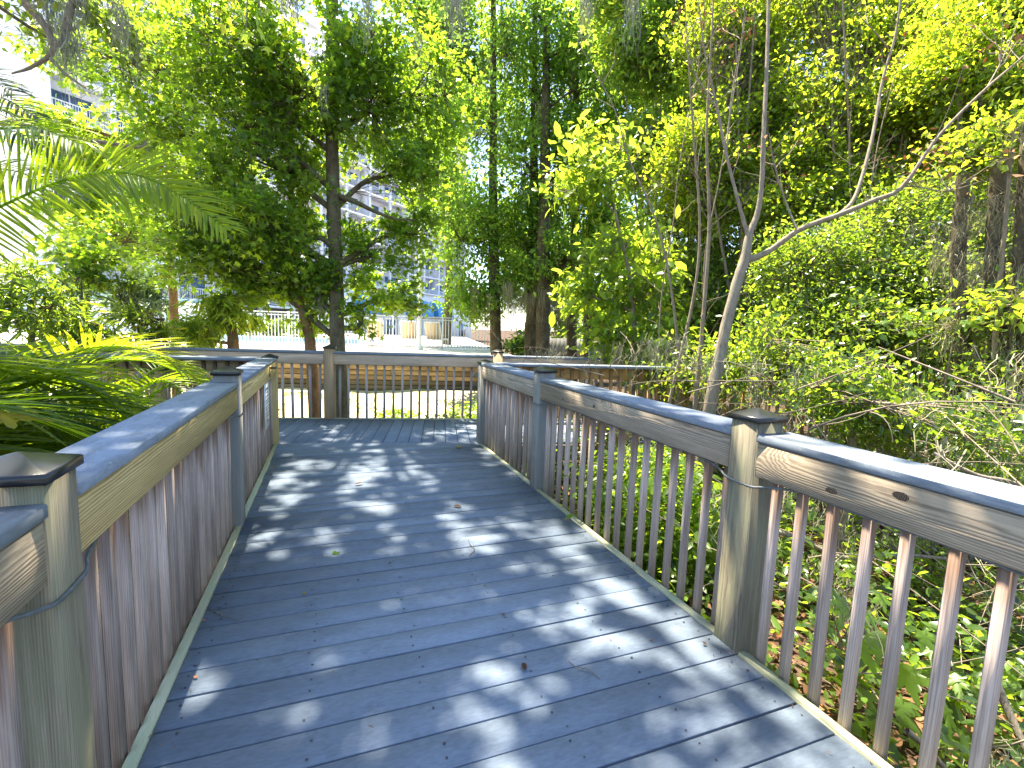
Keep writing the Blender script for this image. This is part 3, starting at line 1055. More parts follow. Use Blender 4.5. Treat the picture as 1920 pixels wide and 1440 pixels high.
def lounge(u, v, rz, label):
    root = tag(empty('lounge_chair', TP(u, v), RZL + rz), label, 'lounge chair', 'lounge chairs on the pool terrace')
    f = Geo()
    def bar(a, b, r=0.022):
        V, Fq = tubes(np.array([[a, b]], float), np.full((1, 2), r), 6)
        f.add(V, Fq)
    for sx in (-0.31, 0.31):
        bar((sx, -0.15, 0.33), (sx, 1.25, 0.33))
        bar((sx, -0.15, 0.33), (sx, -0.55, 1.02))
        bar((sx, -0.30, 0.50), (sx, 0.18, 0.52), 0.018)
    for yy in (-0.15, 1.25):
        bar((-0.31, yy, 0.33), (0.31, yy, 0.33))
    bar((-0.31, -0.55, 1.02), (0.31, -0.55, 1.02))
    link('frame', f.mesh('frame', M['white'], True), root)
    lg = mesh_np('leg', *tubes(np.array([[(0, 0, 0), (0, 0, 0.33)]], float), np.full((1, 2), 0.022), 6), M['white'])
    for sx in (-0.31, 0.31):
        for yy in (-0.1, 1.15):
            o = link('leg', lg, root)
            o.location = (sx, yy, 0)
    def sheet(pts, th=0.02):
        V = []
        for (yy, z) in pts:
            V += [(-0.29, yy, z), (0.29, yy, z), (0.29, yy, z - th), (-0.29, yy, z - th)]
        Fq = []
        for i in range(len(pts) - 1):
            for e in range(4):
                Fq.append((4 * i + e, 4 * i + (e + 1) % 4, 4 * i + 4 + (e + 1) % 4, 4 * i + 4 + e))
        Fq.append((0, 3, 2, 1))
        L = 4 * (len(pts) - 1)
        Fq.append((L, L + 1, L + 2, L + 3))
        return np.array(V), np.array(Fq)
    link('seat', mesh_np('seat', *sheet([(-0.14, 0.35), (0.3, 0.335), (0.8, 0.335), (1.24, 0.35)]), M['tan']), root)
    link('backrest', mesh_np('backrest', *sheet([(-0.16, 0.36), (-0.34, 0.64), (-0.56, 1.03)], 0.025), M['tan']), root)
    return root


for (px, lab, rz) in ((703, 'tan lounge chair by the pool, leftmost of three, next to the big tree trunk', 0.1),
                      (767, 'tan lounge chair by the pool, middle of three, left of the lamp post', -0.05),
                      (815, 'tan lounge chair by the pool, rightmost of three, right of the lamp post', -0.2)):
    q = P(px, 640, 19.5)
    rel = q[:2] - np.array([WO[0], WO[1]])
    lounge(float(rel @ UD), 5.6, rz, lab)

lpq = P(786, 640, 17.6)
lp = tag(empty('lamp_post', (lpq[0], lpq[1], PZD)), 'white lamp post rising from the pool terrace behind the far railing', 'lamp post')
link('pole', mesh_np('pole', *tubes(np.array([[(0, 0, 0), (0, 0, 1.2), (0, 0, 3.0), (0, 0, 4.0)]], float), np.array([[0.085, 0.082, 0.07, 0.06]]), 12), M['white'], smooth=True), lp)
link('base', mesh_np('base', *tubes(np.array([[(0, 0, 0), (0, 0, 0.14), (0, 0, 0.2)]], float), np.array([[0.15, 0.14, 0.085]]), 12), M['white']), lp)
link('lantern', mesh_np('lantern', *tubes(np.array([[(0, 0, 4.0), (0, 0, 4.05), (0, 0, 4.3), (0, 0, 4.36), (0, 0, 4.4)]], float), np.array([[0.06, 0.09, 0.11, 0.13, 0.02]]), 12), M['white']), lp)

# ------------------------------------------------------------------ apartment building
fw = R3 @ np.array([0, 0, -1.0])
fw2 = _n(fw[:2])
rt2 = np.array([fw2[1], -fw2[0]])
ang = math.radians(24.6)
BD = rt2 * math.sin(ang) + fw2 * math.cos(ang)           # along the facade, away to the right
BN = np.array([BD[1], -BD[0]])                            # outwards, towards the camera side
BO = P(112, 560, 34)[:2]
BZ = -0.1
bld = tag(empty('apartment_building', (BO[0], BO[1], BZ), math.atan2(BD[1], BD[0])), 'tall white apartment block with stacked balconies behind the trees at left', 'building')
BLEN, NF, FHH, BAY = 56.0, 10, 3.0, 4.0
link('wall', boxes('wall', [(0, BLEN, 1.6, 16, 3.0, NF * FHH + 4.4), (1.0, BLEN - 1, 3.4, 15, -0.8, 3.0)], M['wall_b']), bld)
link('ground_storey', boxes('ground_storey', [(0.4, BLEN - 0.4, 2.6, 3.38, -0.8, 2.96)], M['garage']), bld)
for fl in range(NF + 1):
    z = 3.0 + fl * FHH
    o = link('balcony_slab', boxes('balcony_slab', [(-0.02, BLEN + 0.02, 0.0, 1.59, -0.12, 0.10)], M['slab']), bld)
    o.location = (0, 0, z)
col_me = box_mesh('column', -0.16, 0.16, 0.02, 0.32, -0.8, NF * FHH + 4.0, M['wall_b'])
fin_me = box_mesh('fin_wall', -0.1, 0.1, 0.34, 1.6, 3.1, NF * FHH + 4.0, M['wall_b'])
for b in range(int(BLEN / BAY) + 1):
    o = link('column', col_me, bld)
    o.location = (min(max(b * BAY, 0.17), BLEN - 0.17), 0, 0)
    if b % 2 == 0:
        o = link('fin_wall', fin_me, bld)
        o.location = (min(max(b * BAY, 0.12), BLEN - 0.12), 0, 0)
win_me = boxes('window', [(-1.45, -1.38, -0.03, 0.03, 0, 2.2), (1.38, 1.45, -0.03, 0.03, 0, 2.2), (-1.38, 1.38, -0.03, 0.03, 2.13, 2.2), (-1.38, 1.38, -0.03, 0.03, 0, 0.06), (-0.04, 0.04, -0.035, 0.025, 0.06, 2.13)], M['white'])
pane_me = box_mesh('pane', -1.38, 1.38, 0.0, 0.015, 0.06, 2.13, M['glass'])
rb = [(-1.83, 1.83, -0.03, 0.03, 1.0, 1.06), (-1.83, 1.83, -0.02, 0.02, 0.12, 0.16)] + [(x - 0.018, x + 0.018, -0.016, 0.016, 0.16, 1.0) for x in np.arange(-1.76, 1.8, 0.16)]
rail_me = boxes('balcony_rail', rb, M['white'])
for fl in range(NF):
    for b in range(int(BLEN / BAY)):
        cx, z = b * BAY + BAY / 2, 3.0 + fl * FHH + 0.10
        w = link('window', win_me, bld)
        w.location = (cx, 1.565, z)
        link('pane', pane_me, w)
        r_ = link('balcony_rail', rail_me, bld)
        r_.location = (cx, 0.08, z)


def awning(u, w, label, v=-1.7, z0=2.1):
    g = Geo()
    n = 9
    a = np.linspace(0, math.pi / 2, n)
    prof = np.stack([-1.5 * np.cos(a) * 1.0, 2.1 * np.sin(a)], 1)
    V = []
    for x in (-w / 2, w / 2):
        V += [(x, p[0], p[1]) for p in prof]
    Fq = [(i, i + 1, n + i + 1, n + i) for i in range(n - 1)]
    g.add(V, np.array(Fq))
    g.add([(-w / 2, 0, 0)] + V[:n], np.array([(0, i + 1, i + 2) for i in range(n - 1)]))
    g.add([(w / 2, 0, 0)] + V[n:], np.array([(0, i + 2, i + 1) for i in range(n - 1)]))
    g.add([(-w / 2, -1.5, 0), (w / 2, -1.5, 0), (w / 2, -1.5, -0.25), (-w / 2, -1.5, -0.25)], np.array([(0, 1, 2, 3)]))
    root = tag(empty('awning', (0, 0, 0)), label, 'awning', 'blue awnings on the pool house')
    root.location = (BO[0] + BD[0] * u + BN[0] * v * -1, BO[1] + BD[1] * u + BN[1] * v * -1, BZ + z0)
    root.rotation_euler = (0, 0, math.atan2(BD[1], BD[0]))
    link('canvas', g.mesh('canvas', M['teal']), root)
    link('frame', boxes('frame', [(x - 0.03, x + 0.03, -1.5, 0, -0.28, -0.24) for x in (-w / 2, 0, w / 2)], M['white']), root)


ph = tag(empty('pool_house', (BO[0], BO[1], BZ), math.atan2(BD[1], BD[0])), 'low white pool house in front of the apartment block, behind the lounge chairs', 'building')
link('wall', boxes('wall', [(24, 54, -2.6, -0.05, -0.5, 6.0)], M['wall_b']), ph)
link('roof', boxes('roof', [(23.7, 54.3, -2.9, -0.05, 6.0, 6.2)], M['slab']), ph)
for k_, u_ in enumerate((27, 33, 45, 51)):
    w = link('door', boxes('door', [(-0.9, 0.9, -0.04, 0.0, 0, 2.1)], M['glass']), ph)
    w.location = (u_, -2.6, 0.1)
for u_, w_, lab in ((28.5, 4.5, 'blue curved awning on the pool house just right of the big trunk'), (38.2, 4.5, 'blue curved awning on the pool house behind the lamp post'),
                    (43.8, 4.2, 'blue curved awning on the pool house right of the lamp post')):
    awning(u_, w_, lab, v=-2.62, z0=3.0)

# low parapet wall at far left
lw = tag(empty('parapet_wall', (0, 0, 0)), 'pale wall with blue coping in front of the garage at far left', 'wall')
a, b = P(-160, 560, 26), P(420, 575, 30)
dv = b[:2] - a[:2]
L = np.linalg.norm(dv)
lw.location = (a[0], a[1], -0.6)
lw.rotation_euler = (0, 0, math.atan2(dv[1], dv[0]))
link('wall', box_mesh('wall', 0, L, 0, 0.25, 0, 2.9, M['wall_b']), lw)
link('coping', box_mesh('coping', -0.1, L + 0.1, -0.08, 0.33, 2.9, 3.15, M['bluetrim']), lw)

# grey fence and dark bench behind the cypress trunks
gf = tag(empty('wooden_fence', (0, 0, 0)), 'grey upright-board fence panel behind the cypress trunks', 'fence')
a, b = P(1028, 650, 17), P(1125, 650, 17)
dv = b[:2] - a[:2]
L = np.linalg.norm(dv)
gf.location = (a[0], a[1], 0.15)
gf.rotation_euler = (0, 0, math.atan2(dv[1], dv[0]))
bm_ = beam_mesh('board', 0.95, 0.13, 0.02, 0.003, M['greyfence'])
for i in range(int(L / 0.14)):
    o = link('board', bm_, gf)
    o.rotation_euler = (0, -math.pi / 2, math.pi / 2)
    o.rotation_euler = Matrix(((0, 1, 0), (0, 0, 1), (1, 0, 0))).to_euler()
    o.location = (0.07 + i * 0.14, 0, 0)
for z in (0.15, 0.8):
    o = link('rail', box_mesh('rail', 0, L, 0.012, 0.05, z, z + 0.09, M['greyfence']), gf)
pl = link('post', boxes('post', [(0.0, 0.09, 0.052, 0.14, -0.9, 1.0), (L - 0.1, L - 0.01, 0.052, 0.14, -0.9, 1.0)], M['greyfence']), gf)
#@@PART2
# ------------------------------------------------------------------ vegetation
def LB(px, py, d, rpx, rpy, rd, n):
    return (P(px, py, d), (rpx * d / F_PX, rd, rpy * d / F_PX), n)


def base_at(px, d, sink=0.08):
    p = P(px, 700, d)
    return np.array([p[0], p[1], ground_z(p[0], p[1]) - sink])


def T(px, py, d, r):
    return (P(px, py, d), r)


# big maple-like tree behind the far railing
b0 = base_at(640, 8.7)
make_tree('maple_tree', 'large leafy tree with mottled trunk standing just behind the far railing', 'tree',
          [(b0, 0.21), (b0 + np.array([0, 0, 0.28]), 0.155), T(633, 640, 8.7, 0.132), T(630, 520, 8.7, 0.127), T(624, 330, 8.7, 0.118), T(622, 130, 8.7, 0.105), T(626, -150, 8.6, 0.10), T(630, -420, 8.5, 0.07), T(640, -620, 8.4, 0.055), T(640, -760, 8.4, 0.02)],
          [LB(250, 110, 8.6, 150, 130, 1.2, 170), LB(420, 70, 7.8, 140, 120, 1.1, 170), LB(300, 250, 9.2, 130, 90, 1.0, 110), LB(470, 260, 8.4, 130, 130, 1.1, 190),
           LB(390, 400, 8.6, 120, 90, 0.9, 150), LB(500, 420, 8.3, 100, 90, 0.9, 150), LB(410, 500, 9.0, 110, 60, 0.8, 120), LB(250, 455, 9.8, 110, 70, 0.8, 90), LB(560, 500, 8.6, 70, 70, 0.7, 80),
           LB(560, 180, 8.2, 110, 130, 1.0, 130), LB(690, 200, 8.6, 90, 170, 1.0, 150), LB(700, 480, 9.0, 60, 80, 0.7, 70), LB(745, 560, 9.2, 70, 38, 0.6, 55), LB(770, 440, 9.2, 60, 60, 0.6, 60), LB(790, 330, 9.2, 60, 80, 0.7, 70), LB(820, 180, 9.0, 70, 110, 0.8, 100), LB(690, 60, 8.2, 120, 90, 1.0, 120),
           LB(600, 560, 8.9, 40, 40, 0.4, 30), LB(680, 590, 8.8, 24, 40, 0.3, 16),
           ((0.1, 7.0, 10.0), (1.7, 1.4, 0.8), 62, 2.3, 501), ((0.9, 5.0, 9.4), (1.1, 0.9, 0.6), 20, 2.3, 502), ((-1.1, 6.6, 9.6), (1.4, 1.4, 0.8), 64, 2.3, 503), ((0.6, 8.4, 10.8), (1.4, 1.2, 0.8), 56, 2.3, 504), ((-0.3, 9.4, 10.6), (1.7, 1.5, 0.9), 78, 2.3, 505),  # unseen upper crown from here on, leaves oversized to dapple the deck
           ((-0.2, 5.7, 9.4), (1.3, 0.9, 0.6), 46, 2.3, 506), ((0.0, 11.0, 10.4), (1.7, 1.3, 0.9), 24, 2.3, 507), ((-1.9, 8.8, 10.0), (1.4, 1.5, 0.9), 40, 2.3, 508), ((-1.5, 4.9, 9.2), (1.0, 1.0, 0.6), 40, 2.3, 509)],
          'leaf_maple', STAR, 0.104, 'bark_main', per=18, clump=0.145, spread=0.5, droop=0.35, moss=(0.012, 30, 0.7, 0.05), seed=3, limb_r=0.055,
          extra_limbs=[[T(628, 365, 8.7, 0.055), T(665, 378, 8.6, 0.045), T(700, 395, 8.5, 0.034), T(740, 410, 8.4, 0.022), T(780, 412, 8.3, 0.01)],
                       [T(628, 470, 8.7, 0.06), T(606, 448, 8.6, 0.05), T(570, 440, 8.5, 0.03), T(520, 400, 8.4, 0.015)]])

# slim orange-barked tree in front of it
b0 = base_at(590, 8.9)
make_tree('slim_tree', 'slim leaning tree with orange-brown bark left of the big trunk', 'tree',
          [(b0, 0.11), T(583, 660, 8.9, 0.10), T(572, 600, 8.9, 0.085), T(556, 540, 8.9, 0.07), T(548, 440, 9.0, 0.055), T(545, 300, 9.1, 0.04), T(548, 150, 9.2, 0.02)],
          [LB(480, 470, 9.4, 80, 80, 0.7, 90), LB(560, 350, 9.4, 80, 90, 0.7, 80), LB(540, 545, 9.2, 60, 30, 0.5, 45), LB(590, 590, 9.0, 34, 24, 0.3, 22), LB(520, 200, 9.4, 90, 90, 0.8, 80)],
          'leaf_maple', STAR, 0.12, 'bark_orange', per=18, seed=5, clump=0.16)

b0 = base_at(330, 11.5)
make_tree('young_maple', 'young leafy tree left of the slim tree with an orange trunk half hidden by leaves', 'tree',
          [(b0, 0.10), T(325, 560, 11.5, 0.09), T(318, 500, 11.5, 0.08), T(330, 400, 11.5, 0.06), T(320, 250, 11.4, 0.03)],
          [LB(230, 430, 11.5, 110, 70, 0.9, 110), LB(350, 330, 11.5, 120, 90, 1.0, 130), LB(180, 300, 11.3, 90, 70, 0.9, 70), LB(160, 240, 10.5, 70, 50, 0.7, 50), LB(130, 400, 11, 60, 60, 0.7, 50)],
          'leaf_maple', STAR, 0.135, 'bark_orange', per=18, seed=6, clump=0.2, tint_shift=0.15)

# slender sapling silhouetted at far left
b0 = base_at(160, 7.0)
make_tree('sapling', 'slender sapling with drooping lobed leaves in front of the pale far-left wall', 'tree',
          [(b0, 0.035), T(165, 570, 7.0, 0.028), T(175, 520, 7.0, 0.02), T(195, 480, 7.0, 0.012)],
          [LB(185, 500, 7.0, 70, 40, 0.5, 34), LB(150, 470, 7.2, 60, 40, 0.4, 24)],
          'leaf_maple', STAR, 0.11, 'bark_dark', per=13, seed=8, clump=0.13, twig_r=0.005)

# tree outside the left edge whose mossy boughs hang into the picture and shade the walk
b0 = np.array([-4.6, 4.4, GZ - 0.1])
make_tree('oak_tree', 'mossy bough of a tree reaching in at the top left corner', 'tree',
          [(b0, 0.30), ((-4.55, 4.4, 1.5), 0.22), ((-4.4, 4.5, 3.4), 0.19), ((-4.0, 4.8, 5.2), 0.15), ((-3.2, 5.2, 6.8), 0.10), ((-2.6, 5.4, 8.0), 0.05)],
          [((-2.6, 5.4, 6.8), (1.2, 1.2, 0.7), 80), ((-1.7, 5.2, 7.4), (1.0, 1.1, 0.6), 34), ((-4.4, 6.2, 7.0), (1.3, 1.3, 0.8), 110), ((-2.8, 6.8, 7.6), (1.3, 1.3, 0.7), 70), ((-3.2, 8.2, 7.8), (1.3, 1.2, 0.7), 60), LB(170, 20, 5.2, 70, 60, 0.4, 26), LB(70, 60, 5.2, 40, 50, 0.3, 10)],
          'leaf_deep', KITE, 0.085, 'bark_pale', per=22, seed=9, clump=0.15, moss=(0.03, 40, 0.8, 0.06),
          extra_limbs=[[((-4.35, 4.5, 3.6), 0.09), T(-60, -60, 4.9, 0.06), T(60, 20, 4.9, 0.04), T(100, 90, 4.9, 0.026), T(60, 125, 4.9, 0.017), T(22, 138, 4.9, 0.008)],
                       [T(95, 85, 4.9, 0.026), T(118, 75, 4.9, 0.03), T(130, 20, 4.9, 0.035), T(132, -80, 4.9, 0.04), ((-2.6, 5.3, 6.2), 0.06), ((-3.4, 5.1, 6.4), 0.09)],
                       [T(95, 110, 4.9, 0.02), T(125, 140, 4.9, 0.014), T(160, 165, 4.9, 0.007)],
                       [T(30, 230, 5.4, 0.03), T(110, 255, 5.4, 0.026), T(200, 268, 5.4, 0.022), T(262, 276, 5.4, 0.016), T(275, 262, 5.4, 0.006)],
                       [((-4.55, 4.4, 2.2), 0.09), ((-4.3, 4.4, 2.6), 0.06), T(-60, 225, 5.4, 0.04), T(35, 230, 5.4, 0.03)]])
mg = Geo()
moss_strands(mg, np.array([P(px, py, 4.9) for px, py in ((125, 10), (130, 40), (128, 70), (120, 85), (215, -20), (220, 10), (222, 40), (85, 0), (150, -30), (545, -30), (552, -10), (535, -30), (690, -20), (850, -20), (860, 0), (1100, -10), (1190, -20))]), 55, 0.62, 0.006, 0.05)
mo = tag(link('spanish_moss', mg.mesh('spanish_moss', M['moss'])), 'grey-green strands of moss hanging along the top edge of the view', 'moss', kind='stuff')

# cypress trees behind the landing
cy = [
    ('straight cypress with reddish lower trunk beside the end of the timber wall', 936, 13.5, 0.17, [(930, 640), (925, 420), (925, 150), (925, -150)], [(905, 545, 75, 60), (920, 400, 110, 120), (870, 450, 80, 110), (900, 250, 110, 130), (950, 90, 120, 120), (890, -60, 130, 110)], 51),
    ('dark mossy cypress, left one of the pair in the middle of the view', 992, 14.0, 0.17, [(996, 600), (1000, 400), (1002, 150), (1004, -150)], [(990, 470, 80, 80), (985, 330, 100, 110), (1010, 180, 110, 120), (1020, 40, 120, 110)], 52),
    ('dark mossy cypress, right one of the pair in the middle of the view', 1018, 13.2, 0.20, [(1018, 600), (1020, 400), (1024, 150), (1026, -150)], [(1060, 490, 60, 60), (1070, 330, 90, 100), (1080, 180, 100, 110), (1110, 60, 100, 110)], 53),
    ('cypress with dark trunk right of the mossy pair, before the grey fence', 1072, 14.5, 0.16, [(1072, 600), (1078, 400), (1080, 150), (1082, -150)], [(1100, 430, 80, 90), (1130, 280, 80, 100), (1150, 130, 90, 110)], 54),
    ('slim dark cypress, rightmost of the row behind the landing', 1102, 15.0, 0.15, [(1102, 600), (1110, 400), (1120, 150), (1125, -150)], [(1170, 480, 80, 80), (1190, 330, 80, 90), (1210, 170, 90, 100)], 55),
]
for lab, bx, d, r, tr, lobes, sd in cy:
    b0 = base_at(bx, d)
    make_tree('cypress_tree', lab, 'tree', [(b0, r * 1.6), (b0 + np.array([0, 0, 0.5]), r * 1.1)] + [T(x, yy, d, r * f) for (x, yy), f in zip(tr, (0.95, 0.8, 0.55, 0.3))],
              [LB(x, yy, d + random.uniform(-0.8, 0.8), rx, ry, 1.1, 112) for x, yy, rx, ry in lobes],
              'leaf_cypress', KITE, 0.125, 'bark_dark', per=27, clump=0.21, flat=0.6, spread=0.7, droop=0.15, seed=sd, moss=(0.035, 22, 1.1, 0.10, 'moss_tan' if sd % 2 else 'moss'), group='cypress trees behind the landing')
mg = Geo()
moss_strands(mg, np.array([P(random.uniform(870, 1060), random.uniform(530, 570), random.uniform(12.6, 14.5)) for _ in range(40)]), 34, 1.2, 0.008, 0.09)
tag(link('hanging_moss', mg.mesh('hanging_moss', M['moss_tan'])), 'curtain of tan moss hanging low between the cypress trunks', 'moss', kind='stuff')

# far woodland filling between trunks
for i, (px, d, h, lab) in enumerate(((835, 24, 12, 'pale green far tree above the pool terrace, between big trunk and cypresses'), (1010, 27, 13, 'far tree seen between the cypress trunks'), (1180, 22, 12, 'far tree behind the leafy sapling right of the cypresses'),
                                     (1370, 20, 12, 'far tree behind the fork of the bare tree'), (1760, 18, 12, 'far tree high behind the shrubs at upper right'))):
    b0 = base_at(px, d)
    c = b0 + np.array([0, 0, h * 0.55])
    lob = []
    for q in range(7):
        lob.append((c + np.array([random.uniform(-2.2, 2.2), random.uniform(-1.2, 1.2), random.uniform(-0.38, 0.45) * h]), (1.9, 1.5, 1.6), 60))
    if px < 900:
        lob = [(cc, rr, 40) for cc, rr, nn in lob if cc[2] > 5.5]
        lob += [LB(800, 330, 23, 60, 60, 1.4, 70), LB(840, 220, 23, 70, 80, 1.4, 100), LB(800, 100, 22, 80, 80, 1.4, 110), LB(880, 60, 22, 80, 90, 1.4, 110), LB(850, 380, 23, 50, 60, 1.2, 60), LB(790, -20, 22, 90, 60, 1.4, 90)]
    make_tree('woodland_tree', lab, 'tree', [(b0, 0.25), (b0 + np.array([0.1, 0, h * 0.4]), 0.18), (b0 + np.array([0.0, 0, h * 0.9]), 0.05)], lob,
              'leaf_far', KITE, 0.26, 'bark_dark', per=24, clump=0.35, seed=70 + i, group='far woodland trees', K=6)

# glossy shrubs and small trees massed on the right
SH = [
    ('broad yellow-green shrub behind the bare tree, upper middle right', 1420, 8.2, [(1330, 330, 100, 120), (1440, 210, 110, 120), (1380, 80, 120, 110), (1480, 360, 90, 90), (1420, -40, 120, 90)], 'leaf_gloss', 0.078, 21, 0.1),
    ('tall sunlit glossy-leaved shrub filling the upper right', 1620, 7.4, [(1560, 240, 110, 120), (1640, 120, 110, 110), (1580, 0, 130, 90), (1700, 260, 100, 110), (1620, 380, 90, 80), (1720, 40, 100, 90)], 'leaf_gloss', 0.072, 22, 0.1),
    ('shrub with yellowish leaves reaching out of the top right corner', 1840, 6.6, [(1800, 140, 100, 110), (1890, 260, 90, 110), (1850, 20, 110, 90), (1960, 130, 100, 120), (1950, -20, 90, 90)], 'leaf_gloss', 0.066, 23, 0.2),
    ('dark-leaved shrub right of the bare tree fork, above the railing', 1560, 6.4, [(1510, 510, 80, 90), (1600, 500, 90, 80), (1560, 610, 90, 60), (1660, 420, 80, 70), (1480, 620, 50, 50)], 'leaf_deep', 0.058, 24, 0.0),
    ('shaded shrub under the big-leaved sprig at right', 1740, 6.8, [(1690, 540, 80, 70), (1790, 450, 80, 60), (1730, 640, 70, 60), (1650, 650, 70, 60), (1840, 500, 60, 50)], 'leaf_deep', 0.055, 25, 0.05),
    ('feathery yellow-green shrub at the right edge', 1930, 4.4, [(1930, 480, 36, 26), (1900, 240, 40, 30), (1960, 560, 40, 30)], 'leaf_gloss', 0.06, 26, 0.25),
    ('low shrub hugging the ground behind the right railing', 1660, 5.0, [(1700, 800, 70, 40), (1640, 760, 60, 40), (1770, 830, 60, 30), (1560, 720, 50, 40)], 'leaf_deep', 0.05, 27, 0.0),
    ('dense backing thicket deep behind the right-hand shrubs', 1640, 10.5, [(1300, 430, 120, 140), (1450, 520, 120, 120), (1600, 560, 120, 130), (1780, 560, 130, 130), (1940, 540, 120, 140), (1400, 640, 120, 70), (1600, 680, 120, 60), (1800, 690, 120, 60), (1750, 330, 130, 130), (1930, 330, 120, 130), (1230, 580, 90, 90)], 'leaf_deep', 0.10, 28, 0.0),
]
SH2 = [
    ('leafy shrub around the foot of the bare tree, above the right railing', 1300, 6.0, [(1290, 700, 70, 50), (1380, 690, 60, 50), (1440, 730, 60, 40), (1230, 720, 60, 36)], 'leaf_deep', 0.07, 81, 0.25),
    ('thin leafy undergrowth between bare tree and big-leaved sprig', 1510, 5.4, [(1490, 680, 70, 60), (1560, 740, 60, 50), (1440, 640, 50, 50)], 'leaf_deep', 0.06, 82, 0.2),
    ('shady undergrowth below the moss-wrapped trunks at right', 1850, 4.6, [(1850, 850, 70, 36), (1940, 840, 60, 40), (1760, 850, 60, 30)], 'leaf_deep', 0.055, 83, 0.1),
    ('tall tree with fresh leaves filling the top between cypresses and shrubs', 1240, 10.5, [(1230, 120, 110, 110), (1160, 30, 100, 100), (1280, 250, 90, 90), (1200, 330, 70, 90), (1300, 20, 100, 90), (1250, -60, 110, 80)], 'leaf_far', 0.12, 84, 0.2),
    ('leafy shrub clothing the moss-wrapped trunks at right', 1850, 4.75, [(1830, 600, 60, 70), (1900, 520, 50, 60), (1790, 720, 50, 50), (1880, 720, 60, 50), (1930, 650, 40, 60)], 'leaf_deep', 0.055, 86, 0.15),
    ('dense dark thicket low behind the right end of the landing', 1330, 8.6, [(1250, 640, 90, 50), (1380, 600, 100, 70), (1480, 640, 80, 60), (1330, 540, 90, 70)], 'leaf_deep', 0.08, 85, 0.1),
]
for lab, bx, d, lobes, lm, ls, sd, ts in SH:
    b0 = base_at(bx, d)
    topc = P(lobes[0][0], lobes[0][1], d)
    ex = []
    for x, yy, rx, ry in lobes[:6]:
        q = P(x, yy, d)
        s = b0 + np.array([random.uniform(-0.25, 0.25), random.uniform(-0.2, 0.2), 0])
        ex.append([(s, 0.035), ((s + q) / 2 + np.array([random.uniform(-0.2, 0.2), 0, -0.1]), 0.025), (q, 0.012)])
    make_tree('shrub', lab, 'shrub', [(b0, 0.05), ((b0 + topc) / 2 + np.array([0.1, 0, 0]), 0.035), (topc, 0.012)],
              [LB(x, yy, d + (380 - yy) * (0.0008 if bx > 1800 else 0.0033) + random.uniform(-0.4, 0.4), rx, ry, 0.75, int(rx * ry * d * d * 0.0008 / (ls / 0.07) ** 1.2 * (0.3 if sd == 28 else 1))) for x, yy, rx, ry in lobes],
              lm, KITE, ls, 'bark_thin', per=24, clump=0.12, flat=0.8, spread=0.75, droop=0.15, seed=sd, extra_limbs=ex, tint_shift=ts, K=6, twig_r=0.006,
              moss=(0.012, 26, 0.45, 0.07, 'moss_tan'))

for lab, bx, d, lobes, lm, ls, sd, ts in SH2:
    b0 = base_at(bx, d)
    ex = []
    for x, yy, rx, ry in lobes[:6]:
        q = P(x, yy, d)
        s = b0 + np.array([random.uniform(-0.25, 0.25), random.uniform(-0.2, 0.2), 0])
        ex.append([(s, 0.03), ((s + q) / 2 + np.array([random.uniform(-0.2, 0.2), 0, -0.05]), 0.02), (q, 0.008)])
    topc = P(lobes[0][0], lobes[0][1], d)
    make_tree('broadleaf_tree' if sd == 84 else 'shrub', lab, 'tree' if sd == 84 else 'shrub', [(b0, 0.05), ((b0 + topc) / 2, 0.03), (topc, 0.01)],
              [LB(x, yy, d + random.uniform(-0.4, 0.4), rx, ry, 0.6, int(rx * ry * d * d * (0.0004 if sd in (81, 82, 86) else 0.0003 if sd == 84 else 0.0007) / (ls / 0.07) ** 1.2)) for x, yy, rx, ry in lobes],
              lm, KITE, ls, 'bark_thin', per=22, clump=0.12, flat=0.8, spread=0.75, droop=0.15, seed=sd, extra_limbs=ex, tint_shift=ts, K=6, twig_r=0.006, moss=(0.012, 24, 0.4, 0.07, 'moss_tan'))

for px, w_, lab in ((985, 60, 'low dark shrub at the foot of the mossy cypress pair'), (1085, 60, 'low shrub at the foot of the right-hand cypresses'), (1160, 60, 'low shrub behind the leafy sapling')):
    b0 = base_at(px, 18.5)
    make_tree('low_shrub', lab, 'shrub', [(b0, 0.05), (b0 + np.array([0, 0, 0.6]), 0.03), (b0 + np.array([0.1, 0, 1.0]), 0.01)],
              [LB(px, 660, 18.5, w_, 26, 0.7, 110), LB(px + 10, 632, 18.5, w_ * 0.8, 22, 0.6, 80)], 'leaf_deep', KITE, 0.16, 'bark_dark', per=18, clump=0.2, seed=90 + px, K=5)

# bright leafy sapling between cypresses and bare tree
b0 = base_at(1185, 7.4)
make_tree('leafy_sapling', 'bright green leafy sapling rising behind the right end of the landing', 'tree',
          [(b0, 0.05), T(1190, 660, 7.4, 0.04), T(1180, 520, 7.4, 0.03), T(1150, 380, 7.4, 0.022), T(1140, 260, 7.4, 0.01)],
          [LB(1120, 330, 7.4, 70, 60, 0.5, 44), LB(1060, 360, 7.3, 50, 40, 0.4, 26), LB(1170, 460, 7.4, 60, 60, 0.5, 40), LB(1120, 560, 7.4, 70, 50, 0.5, 44), LB(1200, 560, 7.2, 60, 60, 0.5, 40), LB(1170, 630, 7.2, 70, 40, 0.5, 40), LB(1240, 480, 7.6, 50, 70, 0.5, 36), LB(1250, 640, 6.8, 60, 50, 0.4, 34), LB(1130, 260, 7.6, 50, 40, 0.4, 24)],
          'leaf_fresh', OVAL, 0.135, 'bark_thin', per=12, seed=31, clump=0.16, flat=0.8, spread=0.7, twig_r=0.006,
          extra_limbs=[[(b0, 0.03), T(1215, 680, 7.3, 0.025), T(1235, 560, 7.3, 0.018), T(1250, 430, 7.3, 0.008)]])

